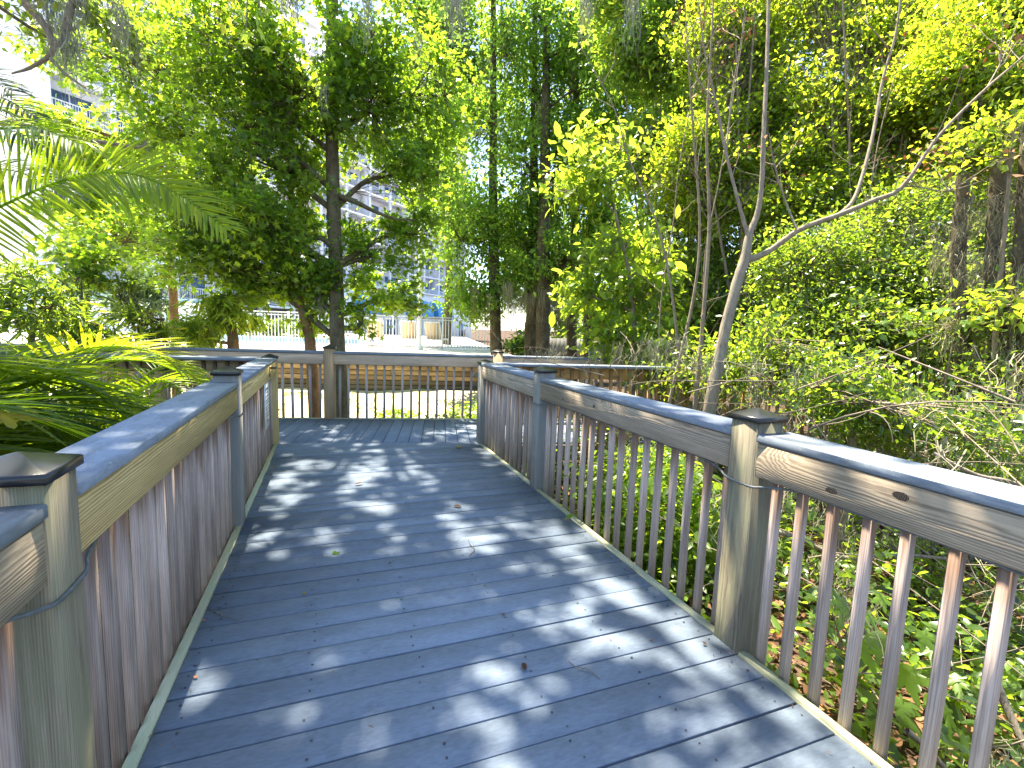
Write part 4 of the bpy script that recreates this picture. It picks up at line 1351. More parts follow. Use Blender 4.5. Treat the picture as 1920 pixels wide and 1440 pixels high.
# the pale bare tree leaning over the right railing
D = 4.7
b0 = base_at(1318, D)
bare = [(b0, 0.085), T(1330, 770, D, 0.078), T(1345, 690, D, 0.074), T(1364, 600, D, 0.068), T(1385, 520, D, 0.064), T(1397, 485, D, 0.062), T(1405, 440, D, 0.046), T(1420, 400, D, 0.034), T(1428, 345, D, 0.030), T(1432, 250, D, 0.028), T(1438, 120, D + 0.1, 0.024), T(1441, 0, D + 0.2, 0.020), T(1445, -160, D + 0.3, 0.010)]
LIMBS = [
    [T(1397, 490, D, 0.045), T(1440, 472, D - 0.05, 0.034), T(1500, 430, D - 0.1, 0.031), T(1575, 402, D - 0.15, 0.029), T(1640, 375, D - 0.2, 0.026), T(1692, 350, D - 0.25, 0.023), T(1760, 255, D - 0.3, 0.018), T(1850, 165, D - 0.35, 0.014), T(1930, 95, D - 0.4, 0.010), T(1990, 20, D - 0.4, 0.006)],
    [T(1575, 402, D - 0.15, 0.024), T(1605, 365, D - 0.1, 0.021), T(1635, 260, D, 0.019), T(1655, 150, D + 0.1, 0.016), T(1680, 60, D + 0.1, 0.013), T(1695, -60, D + 0.1, 0.008)],
    [T(1402, 440, D, 0.026), T(1385, 380, D + 0.05, 0.020), T(1362, 290, D + 0.1, 0.017), T(1342, 190, D + 0.15, 0.014), T(1320, 90, D + 0.2, 0.010), T(1308, -20, D + 0.2, 0.006)],
    [T(1494, 430, D - 0.1, 0.014), T(1470, 370, D, 0.011), T(1450, 300, D, 0.009), T(1442, 250, D, 0.006)],
    [T(1665, 90, D + 0.1, 0.011), T(1640, 60, D, 0.008), T(1600, 15, D, 0.005), T(1580, -30, D, 0.003)],
    [T(1690, 350, D - 0.25, 0.011), T(1720, 350, D - 0.3, 0.008), T(1775, 358, D - 0.35, 0.006), T(1840, 340, D - 0.4, 0.003)],
    [T(1850, 165, D - 0.35, 0.009), T(1880, 110, D - 0.3, 0.007), T(1910, 40, D - 0.3, 0.004)],
    [T(1362, 290, D + 0.1, 0.009), T(1372, 180, D + 0.1, 0.007), T(1392, 60, D + 0.1, 0.004), T(1400, -20, D + 0.1, 0.003)],
    [T(1342, 200, D + 0.1, 0.008), T(1300, 130, D + 0.1, 0.006), T(1270, 40, D + 0.2, 0.003)],
]
bare = [(a_, r_ * 0.76) for a_, r_ in bare]
LIMBS = [[(a_, r_ * 0.8) for a_, r_ in el] for el in LIMBS]
br = tag(empty('bare_tree', b0), 'pale bare forked tree leaning right behind the right railing', 'tree')
g = Geo()
e = smooth_path(np.array([list(p) + [r] for p, r in bare]), 60)
V, Fq = tubes(e[None, :, :3], e[None, :, 3], 10)
V = V + RNG.normal(0, 1, V.shape) * np.repeat(e[:, 3], 10)[:, None] * 0.03
g.add(V, Fq)
link('trunk', g.mesh('trunk', M['bark_pale'], True, origin=b0), br)
tips = []
for el in LIMBS:
    g = Geo()
    e = smooth_path(np.array([list(p) + [r] for p, r in el]), 30)
    V, Fq = tubes(e[None, :, :3], e[None, :, 3], 8)
    g.add(V, Fq)
    # side twigs
    nt = 7
    k = RNG.integers(8, 29, nt)
    st = e[k, :3]
    dr = RNG.normal(0, 1, (nt, 3))
    dr[:, 2] = np.abs(dr[:, 2]) + 0.6
    dr /= np.linalg.norm(dr, axis=1, keepdims=True)
    Lq = RNG.uniform(0.15, 0.6, nt)
    t = np.linspace(0, 1, 5)[None, :, None]
    q = st[:, None] + dr[:, None] * Lq[:, None, None] * t + RNG.normal(0, 0.02, (nt, 5, 3)) * t
    V, Fq = tubes(q, np.linspace(0.005, 0.0018, 5)[None] * np.ones((nt, 1)), 4)
    g.add(V, Fq)
    tips.append(q[:, -1])
    link('limb', g.mesh('limb', M['bark_pale'], True, origin=b0), br)
lg = Geo()
pos = np.repeat(np.concatenate(tips), 4, axis=0)
leaves(lg, pos + RNG.normal(0, 0.05, pos.shape), 0.05, KITE, 0.8, 0.8, RNG.uniform(0.6, 1, len(pos)))
link('withered_leaves', lg.mesh('withered_leaves', M['litter'], tint=True, origin=b0), br)

# thin upright stems left of the bare tree
for i, (pts, r, lab) in enumerate((
        ([(1300, 790), (1318, 600), (1330, 420), (1325, 250), (1335, 60), (1340, -80)], 0.026, 'straight thin stem just left of the bare tree trunk'),
        ([(1250, 780), (1300, 560), (1312, 420), (1300, 250), (1290, 100), (1280, -60)], 0.020, 'thin brown stem rising two steps left of the bare tree'),
        ([(1272, 700), (1255, 520), (1225, 400), (1180, 300), (1150, 200), (1090, 90)], 0.017, 'reddish stem leaning left out of the sapling leaves'),
        ([(1318, 640), (1322, 480), (1350, 330), (1380, 150), (1400, 20)], 0.012, 'wispy stem crossing behind the bare tree fork'),
        ([(1230, 740), (1240, 560), (1262, 420), (1275, 300), (1310, 120), (1325, -40)], 0.011, 'wispy stem left of the straight thin stem'),
        ([(1560, 720), (1580, 560), (1620, 420), (1650, 250), (1700, 60)], 0.016, 'thin stem behind the bare tree right limb'),
        ([(1600, 760), (1590, 600), (1600, 450), (1592, 300), (1600, 130)], 0.012, 'dark wispy stem inside the glossy shrub'))):
    d = 5.3 + 0.25 * i
    b0 = base_at(pts[0][0], d)
    ro = tag(empty('thin_sapling', b0), lab, 'sapling', 'bare thin stems among the shrubs')
    g = Geo()
    tp = np.array([list(b0) + [r * 1.15]] + [list(P(x, yy, d + 0.03 * j)) + [r * (1 - 0.75 * j / (len(pts) - 1))] for j, (x, yy) in enumerate(pts)])
    e = smooth_path(tp, 30)
    V, Fq = tubes(e[None, :, :3], e[None, :, 3], 6)
    g.add(V, Fq)
    link('stem', g.mesh('stem', M['bark_thin'], True, origin=b0), ro)
    g = Geo()
    nt = 16
    k = RNG.integers(8, 30, nt)
    st = e[k, :3]
    dr = RNG.normal(0, 1, (nt, 3))
    dr[:, 2] = np.abs(dr[:, 2]) + 0.7
    dr /= np.linalg.norm(dr, axis=1, keepdims=True)
    Lq = RNG.uniform(0.2, 0.8, nt)
    t = np.linspace(0, 1, 5)[None, :, None]
    q = st[:, None] + dr[:, None] * Lq[:, None, None] * t + RNG.normal(0, 0.03, (nt, 5, 3)) * t
    V, Fq = tubes(q, np.linspace(0.005, 0.0016, 5)[None] * np.ones((nt, 1)), 4)
    g.add(V, Fq)
    link('twigs', g.mesh('twigs', M['bark_thin'], True, origin=b0), ro)['kind'] = 'stuff'

# mossy dark trunks in the right-hand shade
for i, (px, d, top, r, lab) in enumerate(((1800, 4.9, 330, 0.075, 'moss-wrapped trunk in shade, leftmost of the three at right'), (1868, 4.7, 300, 0.085, 'moss-wrapped trunk in shade, middle of the three at right'), (1925, 4.5, 250, 0.09, 'moss-wrapped trunk in shade at the right edge'), (1715, 5.6, 640, 0.045, 'short dark broken stump among the low shrubs at right'), (1594, 3.9, 735, 0.026, 'grey dead stub standing just behind the right railing'))):
    b0 = base_at(px, d)
    ro = tag(empty('mossy_trunk' if i < 3 else 'stump', b0), lab, 'trunk')
    tp = np.array([list(b0) + [r * 1.3], list(P(px + 4, 700 if top < 700 else 880, d)) + [r], list(P(px - 4, (700 + top) / 2, d)) + [r * 0.9], list(P(px + 6, top, d)) + [r * 0.7]])
    e = smooth_path(tp, 24)
    V, Fq = tubes(e[None, :, :3], e[None, :, 3], 9)
    V = V + RNG.normal(0, 1, V.shape) * np.repeat(e[:, 3], 9)[:, None] * 0.06
    link('trunk', mesh_np('trunk', V - b0, Fq, M['bark_dark'] if i < 4 else M['bark_thin'], smooth=True), ro)
    if i < 3:
        mg = Geo()
        k = RNG.integers(2, 22, 30)
        A = e[k, :3] + RNG.normal(0, r * 1.3, (30, 3)) * np.array([1, 1, 0.4])
        moss_strands(mg, A, 30, 0.42, 0.0045, 0.05)
        o = link('spanish_moss', mg.mesh('spanish_moss', M['moss_tan'], origin=b0), ro)
        o['kind'] = 'stuff'

# big-leaved plants with separate leaves
def leafy_plant(name, label, stems, leafspecs, mat, tmpl=MAPLE, petiole=0.05):
    """stems: list of paths (pts with radius); leafspecs: (point, direction, size, roll, tint)"""
    b0 = np.array(stems[0][0][0])
    ro = tag(empty(name, b0), label, 'plant')
    for st in stems:
        e = smooth_path(np.array([list(p) + [r] for p, r in st]), 14)
        V, Fq = tubes(e[None, :, :3], e[None, :, 3], 6)
        link('stem', mesh_np('stem', V - b0, Fq, M['bark_thin'], smooth=True), ro)
    cache = {}
    for (p, d, s, roll, tint) in leafspecs:
        key = round(tint, 1)
        if key not in cache:
            cache[key] = mesh_np('leaf', tmpl[0], tmpl[1], M[mat], np.full(len(tmpl[0]), key))
        o = link('leaf', cache[key], ro)
        d = Vector(d).normalized()
        up = Vector((random.gauss(0, roll), random.gauss(0, roll), 1))
        z = (up - d * up.dot(d)).normalized()
        yv = z.cross(d)
        mtx = Matrix((d, yv, z)).transposed().to_4x4()
        o.matrix_local = Matrix.Translation(Vector(p) - Vector(b0)) @ mtx @ Matrix.Scale(s, 4)
    return ro


# maple seedling seen between the near right balusters
d = 2.3
b0 = base_at(1650, d + 0.1)
stems, spec = [], []
for (x0, y0) in ((1620, 1180), (1700, 1240), (1760, 1290), (1560, 1150), (1660, 1330)):
    tip = P(x0, y0, d + random.uniform(-0.15, 0.25))
    stems.append([(b0, 0.009), ((b0 + tip) / 2 + np.array([0, 0, 0.12]), 0.007), (tip, 0.003)])
for (x, yy, s) in ((1545, 1090, .12), (1585, 1120, .15), (1620, 1140, .13), (1600, 1190, .16), (1650, 1180, .17), (1560, 1210, .13), (1640, 1240, .18), (1690, 1240, .17), (1610, 1280, .15), (1670, 1300, .19), (1730, 1300, .18), (1770, 1310, .17), (1700, 1350, .17), (1640, 1340, .14), (1790, 1260, .12), (1750, 1210, .11), (1580, 1060, .11), (1530, 1150, .11), (1760, 1370, .14), (1600, 1230, .14), (1570, 1330, .12), (1650, 1110, .10), (1720, 1180, .12)):
    p = P(x, yy, d + random.uniform(-0.2, 0.3))
    a = random.uniform(-0.9, 0.9)
    spec.append((p, (-math.sin(a) * 0.9 - 0.25, -math.cos(a) * 0.7, -0.55), s, 0.45, random.choice([0.5, 0.6, 0.7, 0.8])))
leafy_plant('maple_seedling', 'bright green maple seedling seen between the nearest right balusters', stems, spec, 'leaf_fresh')

# big leaves catching the sun at right
d = 4.4
b0 = base_at(1790, d + 0.3)
stems, spec = [], []
for (x0, y0) in ((1800, 560), (1720, 590), (1590, 560)):
    tip = P(x0, y0, d)
    stems.append([(b0, 0.012), ((b0 + tip) / 2 + np.array([0.1, 0.1, 0.1]), 0.009), (tip, 0.003)])
for (x, yy, s) in ((1770, 575, .21), (1825, 560, .19), (1845, 590, .18), (1800, 600, .20), (1730, 600, .13), (1700, 590, .14), (1660, 600, .15), (1700, 620, .14), (1850, 610, .14), (1815, 545, .15), (1590, 560, .15), (1575, 590, .14), (1600, 610, .12), (1560, 550, .10), (1740, 620, .13), (1620, 585, .11)):
    p = P(x, yy, d + random.uniform(-0.15, 0.2))
    a = random.uniform(-1.2, 1.2)
    spec.append((p, (math.sin(a), -math.cos(a) * 0.8, -0.35), s, 0.25, random.choice([0.2, 0.4, 0.6, 0.7])))
leafy_plant('big_leaf_sprig', 'sprig of large lobed leaves shining in the sun at right', stems, spec, 'leaf_fresh')

# yellow-green leaves hanging at top left
stems, spec = [], []
b0 = P(470, -60, 4.0)
for (x0, y0) in ((440, 20), (490, 30), (460, 80)):
    stems.append([(b0, 0.008), (P((470 + x0) / 2, -20, 4.0), 0.006), (P(x0, y0, 4.0), 0.002)])
stems.insert(0, [(P(470, -60, 4.0), 0.01), (np.array([-1.6, 4.7, 5.0]), 0.014), (np.array([-1.7, 4.9, 6.9]), 0.02)])
for (x, yy, s) in ((450, 30, .12), (480, 40, .13), (455, 70, .14), (490, 70, .12), (420, 60, .11), (470, 95, .10), (505, 30, .11), (410, 30, .09), (500, 100, .09), (440, 5, .11)):
    p = P(x, yy - 14, 4.0 + random.uniform(-0.1, 0.2))
    a = random.uniform(-1.0, 1.0)
    spec.append((p, (math.sin(a) * 0.7, -0.4, -0.9), s, 0.6, random.choice([0.8, 0.9, 1.0])))
leafy_plant('hanging_sprig', 'backlit yellow-green leaves hanging close at the top left', stems, spec, 'leaf_fresh')
spec = [(P(-40, 775, 1.75), (0.9, 0.1, -0.12), 0.21, 0.2, 0.6)]
b0 = P(-60, 900, 1.75)
leafy_plant('yellow_leaf_plant', 'single yellow lobed leaf poking in at the left edge', [[(b0, 0.005), (P(-55, 830, 1.75), 0.004), (P(-40, 776, 1.75), 0.002)]], spec, 'leaf_yellow')


# vine on the right railing
stems = [[(np.array([XR + 0.10, 3.05, -0.3]), 0.004), (np.array([XR + 0.085, 3.0, 0.15]), 0.003), (np.array([XR + 0.03, 3.02, 0.42]), 0.002)]]
spec = [((XR + 0.02, 3.02, 0.40), (-0.8, -0.4, -0.2), .07, .4, .7), ((XR + 0.03, 2.97, 0.20), (-0.8, -0.5, -0.3), .08, .4, .7), ((XR + 0.0, 3.06, 0.30), (-0.7, 0.3, -0.3), .05, .4, .5), ((XR - 0.01, 2.92, 0.06), (-0.9, -0.2, -0.2), .08, .4, .8), ((XR + 0.03, 3.12, 0.12), (-0.6, 0.6, -0.2), .06, .4, .6)]
leafy_plant('vine', 'small vine with round leaves threading the right railing balusters', stems, spec, 'leaf_fresh', OVAL)


# ------------------------------------------------------------------ palms
def frond(path, n, Lmax, geo=None, rng=RNG, droop=0.35, width=0.022, vlift=0.35, tipfrac=0.35, sideways=None):
    """pinnate frond along path (m,3); returns list of (V,F) leaflets and the rachis"""
    path = smooth_path(np.asarray(path, float), 40)
    tan = np.gradient(path, axis=0)
    tan /= np.linalg.norm(tan, axis=1, keepdims=True)
    out = []
    for i in range(n):
        f = 0.10 + 0.90 * i / (n - 1)
        x = f * 39
        j = min(int(x), 38)
        p = path[j] + (path[j + 1] - path[j]) * (x - j)
        t = tan[j]
        upv = np.array([0, 0, 1.0]) if sideways is None else np.asarray(sideways, float)
        side = np.cross(t, upv)
        side /= np.linalg.norm(side) + 1e-9
        nz = np.cross(side, t)
        Lf = Lmax * (math.sin(math.pi * min(1, 0.18 + 0.74 * f)) ** 0.7) * rng.uniform(0.85, 1.1)
        for sgn in (-1, 1):
            fwd = 0.45 + 0.75 * f
            d0 = side * sgn + t * fwd + nz * (vlift + rng.normal(0, 0.1))
            d0 += rng.normal(0, 0.08, 3)
            d0 /= np.linalg.norm(d0)
            m = 6
            s = np.linspace(0, 1, m)
            pts = p + d0 * (s * Lf)[:, None] + np.array([0, 0, -1.0]) * (droop * rng.uniform(0.6, 1.4) * Lf * s ** 2)[:, None]
            w = width * np.array([0.5, 1.0, 0.95, 0.8, 0.5, 0.05]) * rng.uniform(0.85, 1.15)
            dt = np.gradient(pts, axis=0)
            dt /= np.linalg.norm(dt, axis=1, keepdims=True)
            wv = np.cross(dt, nz)
            wv /= np.linalg.norm(wv, axis=1, keepdims=True) + 1e-9
            fold = np.cross(wv, dt) * 0.25
            A = pts - wv * w[:, None] / 2 + fold * w[:, None]
            B = pts
            Cc = pts + wv * w[:, None] / 2 + fold * w[:, None]
            V = np.stack([A, B, Cc], 1).reshape(-1, 3)
            if (V[:, 0] > XL - 0.17).any() and V[:, 2].min() < 1.05:
                continue
            q = []
            for e_ in range(m - 1):
                a0 = e_ * 3
                q += [(a0, a0 + 1, a0 + 4, a0 + 3), (a0 + 1, a0 + 2, a0 + 5, a0 + 4)]
            out.append((V, np.array(q)))
    rr = np.linspace(0.016, 0.003, 40)
    return out, tubes(path[None], rr[None], 6)


def palm(name, label, base, fronds, trunk_r=0.12, split_first=False, tint=0.5, mat='leaf_palm'):
    base = np.asarray(base, float)
    ro = tag(empty(name, (base[0], base[1], ground_z(base[0], base[1]) - 0.05)), label, 'palm')
    o0 = np.array(ro.location)
    e = smooth_path([list(o0) + [trunk_r * 1.2], list((o0 + base) / 2) + [trunk_r], list(base) + [trunk_r * 0.8]], 14)
    V, Fq = tubes(e[None, :, :3], e[None, :, 3], 10)
    V = V + RNG.normal(0, trunk_r * 0.08, V.shape)
    link('trunk', mesh_np('trunk', V - o0, Fq, M['bark_dark'], smooth=True), ro)
    for k_, fr in enumerate(fronds):
        lf, (rv, rf) = frond(**fr)
        tn = np.clip(tint + RNG.normal(0, 0.2), 0.05, 0.98)
        fo = link('frond', mesh_np('frond', rv - o0, rf, M[mat], np.full(len(rv), 0.7), True), ro)
        if split_first and k_ == 0:
            for V, q in lf:
                link('leaflet', mesh_np('leaflet', V - o0, q, M[mat], np.full(len(V), np.clip(tn + RNG.normal(0, 0.1), 0, 1))), fo)
        else:
            g = Geo()
            for V, q in lf:
                g.add(V - o0, q, np.full(len(V), np.clip(tn + RNG.normal(0, 0.12), 0, 1)))
            link('leaflets', g.mesh('leaflets', M[mat], tint=True), fo)
    return ro


# arching frond over the left side
D = 3.9
pb = P(-330, 560, D)
palm('palm', 'palm outside the left edge whose long arching frond crosses the upper left', pb,
     [dict(path=[pb, P(-150, 470, D), P(0, 388, D), P(130, 335, D), P(240, 325, D), P(330, 362, D), P(420, 425, D)], n=74, Lmax=0.52, droop=0.10, vlift=0.1, width=0.026, sideways=(0.45, -0.8, 0.35)),
      dict(path=[pb, P(-200, 350, D - .3), P(-80, 260, D - .4), P(60, 240, D - .4), P(150, 270, D - .4)], n=40, Lmax=0.45, droop=0.5, sideways=(0.4, -0.6, 0.7)),
      dict(path=[pb, P(-260, 380, D + .4), P(-160, 260, D + .6), P(-40, 200, D + .8), P(60, 230, D + .9)], n=40, Lmax=0.45, droop=0.4)],
     trunk_r=0.10, split_first=True, tint=0.6)

pd = P(-260, 420, 5.2)
fr = []
for x0, y0, x1, y1 in ((-60, 250, 110, 270), (-80, 190, 70, 200), (-70, 320, 130, 350), (-110, 160, 20, 150)):
    fr.append(dict(path=[pd, P((x0 - 260) / 2, (y0 + 400) / 2 - 20, 5.2), P(x0, y0, 5.1), P((x0 + x1) / 2, (y0 + y1) / 2 - 14, 5.0), P(x1, y1 + 20, 5.0)], n=44, Lmax=0.52, droop=0.3, width=0.024, sideways=(0.4, -0.7, 0.55)))
palm('palm', 'dark blue-green palm fronds at the left edge behind the arching frond', pd, fr, 0.12, tint=0.15, mat='leaf_blue')

# low palms beside the left railing
p1 = np.array([-2.0, 2.9, 0.2])
fr = []
for a, L, z in ((0.1, 1.5, 0.55), (0.55, 1.7, 0.75), (-0.45, 1.3, 0.55), (1.1, 1.6, 0.7), (1.7, 1.5, 0.75), (0.3, 1.35, 0.25), (0.85, 1.4, 0.3), (-0.9, 1.2, 0.5), (2.4, 1.4, 0.8), (1.4, 1.3, 0.25), (-0.2, 1.3, 0.85), (0.0, 1.5, 0.2), (0.7, 1.2, 0.5), (1.3, 1.6, 0.45), (0.45, 1.6, 0.5), (-0.6, 1.4, 0.3), (2.0, 1.4, 0.5), (0.2, 1.2, 0.95), (1.0, 1.2, 0.95)):
    dx, dy = math.cos(a), math.sin(a)
    L = min(L, 1.12 / max(dx, 0.01))
    fr.append(dict(path=[p1, p1 + np.array([dx * L * .35, dy * L * .35, z * .75]), p1 + np.array([dx * L * .7, dy * L * .7, z * .85]), p1 + np.array([dx * L, dy * L, z * .40])], n=36, Lmax=0.52, droop=0.16, width=0.027, vlift=0.2))
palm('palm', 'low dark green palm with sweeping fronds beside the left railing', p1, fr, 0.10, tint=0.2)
p2 = np.array([-2.6, 4.9, 0.25])
fr = []
for a, L, z in ((-0.25, 1.7, 0.9), (0.3, 1.5, 0.75), (-0.8, 1.5, 0.6), (0.9, 1.5, 0.8), (-0.5, 1.3, 0.3), (1.7, 1.5, 0.8), (0.05, 1.3, 0.35), (2.6, 1.4, 0.8)):
    dx, dy = math.cos(a), math.sin(a)
    L = min(L, 1.75 / max(dx, 0.01))
    fr.append(dict(path=[p2, p2 + np.array([dx * L * .35, dy * L * .35, z * .8]), p2 + np.array([dx * L * .7, dy * L * .7, z * .95]), p2 + np.array([dx * L, dy * L, z * .65])], n=38, Lmax=0.46, droop=0.12, width=0.026))
palm('palm', 'yellow-green sunlit palm behind the low dark palm', p2, fr, 0.09, tint=0.75)
p4 = np.array([-2.0, 2.0, 0.5])
fr = []
for a, L, z in ((0.5, 1.2, 0.55), (0.95, 1.3, 0.7), (1.4, 1.4, 0.75), (1.9, 1.3, 0.7), (0.1, 1.1, 0.5), (2.4, 1.2, 0.7), (1.15, 1.2, 0.35), (0.7, 1.2, 0.3)):
    dx, dy = math.cos(a), math.sin(a)
    L = min(L, 1.0 / max(dx, 0.01))
    fr.append(dict(path=[p4, p4 + np.array([dx * L * .35, dy * L * .35, z * .75]), p4 + np.array([dx * L * .7, dy * L * .7, z * .9]), p4 + np.array([dx * L, dy * L, z * .6])], n=36, Lmax=0.48, droop=0.16, width=0.026, vlift=0.2))
palm('palm', 'dark palm at the left edge just beyond the nearest left post', p4, fr, 0.08, tint=0.15)
p3 = np.array([-1.75, 5.0, 0.3])
fr = []
for a, L, z in ((0.2, 0.9, 0.5), (-0.6, 0.9, 0.55), (1.2, 1.0, 0.6), (2.2, 0.9, 0.6), (-1.4, 0.9, 0.5), (3.2, 0.9, 0.6)):
    dx, dy = math.cos(a), math.sin(a)
    fr.append(dict(path=[p3, p3 + np.array([dx * L * .35, dy * L * .35, z * .8]), p3 + np.array([dx * L * .7, dy * L * .7, z * .95]), p3 + np.array([dx * L, dy * L, z * .6])], n=26, Lmax=0.34, droop=0.2, width=0.018))
palm('palm', 'small palm clump by the second post of the left railing', p3, fr, 0.05, tint=0.5)

# willow-leaved shrub at left end of far railing
b0 = base_at(440, 9.0)
make_tree('willow_leaved_shrub', 'pale green shrub with long drooping leaves at the left end of the far railing', 'shrub',
          [(b0, 0.12), T(437, 640, 9.0, 0.10), T(430, 600, 9.0, 0.06), T(425, 560, 9.0, 0.02)],
          [LB(425, 590, 9.0, 55, 40, 0.5, 70), LB(395, 620, 8.6, 50, 40, 0.5, 50), LB(445, 560, 9.1, 35, 25, 0.4, 30)],
          'leaf_fresh', NEEDLE, 0.22, 'bark_orange', per=15, seed=41, clump=0.1, droop=0.9, spread=0.8, twig_r=0.005)
# dark leggy shrubs silhouetted at left
for i, (px, py, d, lab) in enumerate(((60, 560, 5.4, 'dark leggy shrub with pointed leaves at the left edge'), (150, 600, 6.2, 'dark pointed-leaf shrub right of the leggy one at far left'), (260, 590, 7.2, 'dusky shrub between the sapling and the sunlit palm'))):
    b0 = base_at(px, d)
    make_tree('leggy_shrub', lab, 'shrub', [(b0, 0.03), (P(px, py + 40, d), 0.02), (P(px + 5, py, d), 0.008)],
              [LB(px - 30, py - 30, d, 55, 50, 0.4, 34), LB(px + 40, py + 10, d, 60, 40, 0.4, 34), LB(px, py + 40, d, 70, 30, 0.4, 30)],
              'leaf_deep', NEEDLE, 0.15, 'bark_dark', per=14, seed=60 + i, clump=0.09, droop=0.1, spread=0.9, twig_r=0.006)
b0 = base_at(290, 13)
make_tree('blue_shrub', 'blue-green spiky shrub in front of the garage at left', 'shrub', [(b0, 0.05), (P(285, 590, 13), 0.04), (P(285, 540, 13), 0.01)],
          [LB(285, 550, 13, 50, 40, 0.6, 50), LB(250, 570, 13, 35, 30, 0.5, 25)], 'leaf_blue', NEEDLE, 0.3, 'bark_dark', per=16, seed=64, clump=0.16, droop=-0.2, spread=0.9)

# ------------------------------------------------------------------ ground cover and litter
def gpos(n, x0, x1, y0, y1, rng=RNG):
    x, yy = rng.uniform(x0, x1, n), rng.uniform(y0, y1, n)
    return np.stack([x, yy, np.array([ground_z(a, b_) for a, b_ in zip(x, yy)])], 1)


lg = Geo()
p = np.concatenate([gpos(12000, 1.7, 6.5, -1.5, 8.5), gpos(2500, -5, -0.6, -1, 7)])
p[:, 2] += RNG.uniform(0.0, 0.06, len(p))
leaves(lg, p, 0.075, OVAL, 0.0, 0.5, RNG.uniform(0, 1, len(p)))
tag(link('leaf_litter', lg.mesh('leaf_litter', M['litter'], tint=True)), 'brown fallen leaves covering the ground below the right railing', 'litter', kind='stuff')
lg = Geo()
cen = gpos(420, 1.85, 5.5, -1.0, 7.5)
p = np.repeat(cen, 26, axis=0) + RNG.normal(0, 1, (420 * 26, 3)) * np.array([0.15, 0.15, 0.15])
p[:, 2] = np.abs(p[:, 2] - np.repeat(cen[:, 2], 26)) * 1.5 + np.repeat(cen[:, 2], 26) + 0.05
keep = p[:, 0] > XR + 0.16
p = p[keep]
leaves(lg, p, 0.06, OVAL, 0.2, 0.6, RNG.uniform(0.2, 0.9, len(p)))
tag(link('ground_cover', lg.mesh('ground_cover', M['leaf_fresh'], tint=True)), 'small green seedlings and vines scattered over the leaf litter', 'ground cover', kind='stuff')

lg, sg_ = Geo(), Geo()
cs = gpos(75, 1.95, 5.0, 0.1, 6.6)
rad = RNG.uniform(0.16, 0.42, 75)
hh = RNG.uniform(0.2, 0.8, 75) * np.clip((cs[:, 0] - 1.6) / 1.2, 0.35, 1.0)
PP, TT = [], []
for c_, r_, h_ in zip(cs, rad, hh):
    m_ = int(420 * r_)
    PP.append(in_ellipsoid(m_, c_ + np.array([0, 0, h_ * 0.6]), (r_, r_, h_ * 0.55)))
    TT.append(np.clip(RNG.normal(RNG.uniform(0.2, 0.7), 0.15, m_), 0, 1))
PP, TT = np.concatenate(PP), np.concatenate(TT)
kp = PP[:, 0] > XR + 0.2
leaves(lg, PP[kp], 0.075, OVAL, 0.2, 0.6, TT[kp])
tag(link('undergrowth', lg.mesh('undergrowth', M['leaf_deep'], tint=True)), 'shaded tangle of leafy undergrowth behind the right railing', 'undergrowth', kind='stuff')

# ivy bank behind the middle of the right railing
lg = Geo()
c = np.array([2.55, 3.3, -0.15])
p = in_ellipsoid(5200, c, (0.55, 0.8, 0.55), shell=0.9)
leaves(lg, p, 0.075, OVAL, 0.3, 0.6, RNG.uniform(0.1, 0.8, len(p)))
iv = tag(empty('leafy_bush', (2.55, 3.3, GZ - 0.3)), 'dense green bush pressed against the middle of the right railing', 'shrub')
link('foliage', lg.mesh('foliage', M['leaf_fresh'], tint=True, origin=(2.55, 3.3, GZ - 0.3)), iv)
q = np.stack([np.linspace(c - np.array([0, 0, 0.7]), c + np.array([random.uniform(-.4, .4), random.uniform(-.5, .5), random.uniform(0, .4)]), 6) for _ in range(14)])
link('stems', mesh_np('stems', (lambda vf: vf[0] - np.array([2.55, 3.3, GZ - 0.3]))(tubes(q, np.full((14, 6), 0.008), 5)), tubes(q, np.full((14, 6), 0.008), 5)[1], M['bark_thin']), iv)

# dead brush: tangled twigs behind the right railing
nt = 620
st = gpos(nt, 2.0, 5.2, 0.2, 6.5)
st[:, 2] += RNG.uniform(0.0, 1, nt) ** 1.7 * 1.7
dr = RNG.normal(0, 1, (nt, 3))
dr[:, 2] = dr[:, 2] * 0.5 + 0.25
dr /= np.linalg.norm(dr, axis=1, keepdims=True)
Lq = RNG.uniform(0.25, 1.1, nt)
t = np.linspace(0, 1, 6)[None, :, None]
cv = RNG.normal(0, 0.25, (nt, 1, 3))
cv[..., 2] -= 0.15
q = st[:, None] + dr[:, None] * Lq[:, None, None] * t + cv * t ** 2 * Lq[:, None, None]
q[..., 0] = np.maximum(q[..., 0], XR + 0.14)
V, Fq = tubes(q, RNG.uniform(0.0018, 0.006, nt)[:, None] * np.linspace(1, 0.4, 6)[None], 4)
tag(link('dead_brush', mesh_np('dead_brush', V, Fq, M['twig'], smooth=True)), 'tangle of grey dead twigs and vines behind the right railing', 'brush', kind='stuff')
mg = Geo()
A = gpos(130, 2.1, 5.0, 0.4, 5.5)
A[:, 2] += RNG.uniform(0.35, 1.9, 130)
moss_strands(mg, A, 24, 0.45, 0.005, 0.07)
tag(link('brush_moss', mg.mesh('brush_moss', M['moss_tan'])), 'wisps of tan moss caught in the brush at right', 'moss', kind='stuff')

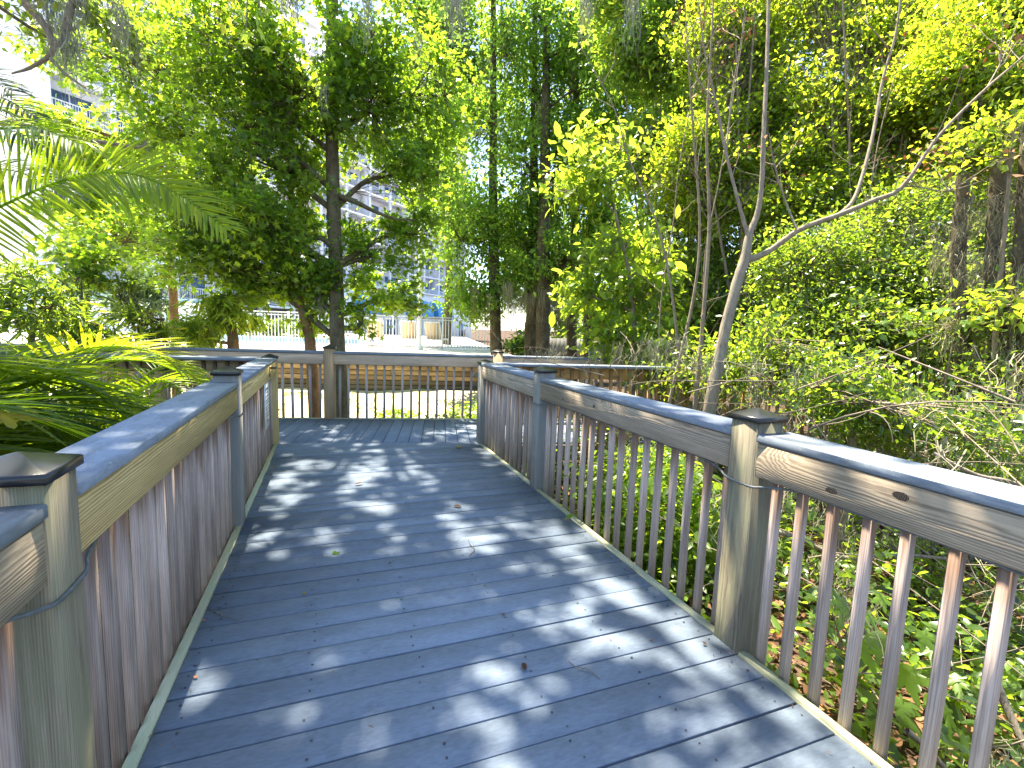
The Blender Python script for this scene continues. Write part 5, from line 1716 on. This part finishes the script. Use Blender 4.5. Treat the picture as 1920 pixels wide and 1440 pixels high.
# fallen branches
for i, (pts, r, lab) in enumerate((
        ([(1430, 990, 3.6), (1500, 1010, 3.6), (1580, 1045, 3.5), (1680, 1040, 3.4), (1800, 1050, 3.3)], 0.022, 'pale fallen branch lying behind the near right balusters'),
        ([(1850, 1240, 2.05), (1885, 1320, 2.0), (1912, 1380, 1.95), (1940, 1440, 1.9)], 0.018, 'crooked dead branch at the lower right corner'),
        ([(1750, 850, 2.7), (1830, 890, 2.6), (1900, 905, 2.55), (1990, 950, 2.5)], 0.012, 'dead branch jutting above the right railing near the frame edge'),
        ([(1700, 1370, 2.0), (1740, 1405, 1.98), (1780, 1450, 1.95)], 0.014, 'short brown stick on the litter at the lower right'))):
    pp = np.array([list(P(*a_)) + [r * (1 - 0.12 * j)] for j, a_ in enumerate(pts)])
    pp[:, 2] = np.maximum(pp[:, 2], [ground_z(a_[0], a_[1]) + r for a_ in pp])
    e = smooth_path(pp, 20)
    V, Fq = tubes(e[None, :, :3], e[None, :, 3], 7)
    tag(link('fallen_branch', mesh_np('fallen_branch', V, Fq, M['bark_pale'] if i != 3 else M['bark_thin'], smooth=True)), lab, 'branch')

# grass and weeds on the sandy lawn
lg = Geo()
n = 9000
uu, vv = RNG.uniform(-7, 5.5, n), LW + 0.4 + RNG.uniform(0, 1, n) ** 0.8 * 6.2
dens = np.sin(uu * 1.7 + 0.6) * np.cos(vv * 1.3) + RNG.normal(0, 0.4, n) + (uu > 2.0) * 0.5
m_ = dens > 0.15
pp = O2[None] + UD[None] * uu[m_, None] + VD[None] * vv[m_, None]
p = np.stack([pp[:, 0], pp[:, 1], [ground_z(a_, b_) for a_, b_ in pp]], 1)
leaves(lg, p, 0.10, NEEDLE, -1.2, 0.9, RNG.uniform(0, 1, len(p)))
tag(link('grass', lg.mesh('grass', M['grass'], tint=True)), 'sparse grass on the sandy lawn beyond the far railing', 'grass', kind='stuff')
for i, (u_, v_, s_, lab) in enumerate(((2.0, 2.7, 0.45, 'low weedy bush on the lawn behind the right part of the far railing'), (0.95, 3.9, 0.34, 'small weed clump right of the big trunk foot'), (2.6, 3.6, 0.5, 'broad weedy bush by the right end of the timber wall'))):
    p0 = LP(u_, v_)
    p0[2] = ground_z(p0[0], p0[1])
    ro = tag(empty('weed_bush', p0), lab, 'plant', 'weeds on the sandy lawn')
    lg = Geo()
    p = in_ellipsoid(int(1500 * s_), p0 + np.array([0, 0, s_ * 0.4]), (s_ * 1.3, s_ * 1.1, s_ * 0.5))
    leaves(lg, p, 0.08, OVAL, 0.0, 0.6, RNG.uniform(0.3, 1, len(p)))
    link('foliage', lg.mesh('foliage', M['leaf_fresh'], tint=True, origin=p0), ro)

# hedge plants behind the pool fence
for i, (px, lab) in enumerate(((480, 'clipped dark hedge plant behind the left part of the pool fence'), (545, 'clipped dark hedge plant behind the middle of the pool fence'))):
    q = P(px, 625, 22.5)
    p0 = np.array([q[0], q[1], PZD])
    ro = tag(empty('hedge_plant', p0), lab, 'plant')
    lg = Geo()
    p = in_ellipsoid(1500, p0 + np.array([0, 0, 0.5]), (1.3, 0.6, 0.55))
    leaves(lg, p, 0.16, KITE, 0.0, 0.7)
    link('foliage', lg.mesh('foliage', M['leaf_deep'], tint=True, origin=p0), ro)

# ------------------------------------------------------------------ small things on the deck
def flat_leaf(px, py, s, rz, label, mat, tmpl=MAPLE, tint=0.5):
    p = PZ(px, py, 0.0)
    me = mesh_np('fallen_leaf', tmpl[0] * s, tmpl[1], M[mat], np.full(len(tmpl[0]), tint))
    o = tag(link('fallen_leaf', me), label, 'leaf')
    o.location = (p[0], p[1], 0.012)
    o.rotation_euler = (random.uniform(-0.15, 0.15), random.uniform(-0.15, 0.15), rz)


flat_leaf(622, 1040, 0.055, 0.4, 'small green lobed leaf lying on the middle of the boardwalk', 'leaf_maple', tint=0.6)
flat_leaf(572, 1118, 0.03, 2.0, 'tiny pale curled leaf on the left side of the boardwalk', 'leaf_yellow', OVAL)
flat_leaf(858, 842, 0.10, 1.0, 'tiny pale leaf near the far right end of the boardwalk', 'leaf_yellow', OVAL)
flat_leaf(664, 911, 0.08, 0.2, 'dark dry leaf on the far half of the boardwalk, left of centre', 'litter', OVAL, 0.1)
flat_leaf(850, 950, 0.075, -0.8, 'dark dry leaf on the boardwalk near the right railing second post', 'litter', OVAL, 0.1)
flat_leaf(985, 1262, 0.05, 1.4, 'dark dry scrap of leaf in the near right part of the boardwalk', 'litter', OVAL, 0.05)


def deck_twig(pts, r, label):
    pp = np.array([list(PZ(x, yy, 0.0)) for x, yy in pts])
    pp[:, 2] = 0.004 + 0.006 * np.sin(np.linspace(0, 3, len(pp)))
    e = smooth_path(pp, 14)
    V, Fq = tubes(e[None], np.full((1, 14), r), 5)
    tag(link('twig', mesh_np('twig', V, Fq, M['twig'], smooth=True)), label, 'twig')


deck_twig([(878, 1013), (882, 1024), (890, 1033), (880, 1043)], 0.0022, 'bent dry twig on the boardwalk right of centre')
deck_twig([(1066, 1240), (1080, 1254), (1105, 1260), (1124, 1274)], 0.0018, 'curved dry twig near the lower middle of the boardwalk')
deck_twig([(388, 1140), (415, 1155), (445, 1167), (462, 1150)], 0.0016, 'dry twig curling off the left edge strip')
deck_twig([(258, 1405), (276, 1390), (300, 1368)], 0.0014, 'pale straw at the lower left edge of the boardwalk')

# debris swept into the seams and along the edge strips
lg = Geo()
n = 190
ex = np.where(RNG.uniform(0, 1, n) < 0.45, XL + np.abs(RNG.normal(0, 0.06, n)) + 0.01, np.where(RNG.uniform(0, 1, n) < 0.6, XR - np.abs(RNG.normal(0, 0.06, n)) - 0.01, RNG.uniform(XL, XR, n)))
ey = RNG.uniform(0.4, 6.6, n)
pp = np.stack([ex, ey, np.full(n, 0.007)], 1)
leaves(lg, pp, 0.018, NEEDLE, 0.0, 0.08, RNG.uniform(0, 1, n))
leaves(lg, pp[:60] + np.array([0.01, 0.05, 0]), 0.022, KITE, 0.0, 0.08, RNG.uniform(0, 1, 60))
tag(link('deck_debris', lg.mesh('deck_debris', M['litter'], tint=True)), 'tiny bits of leaf and straw scattered on the boardwalk', 'litter', kind='stuff')
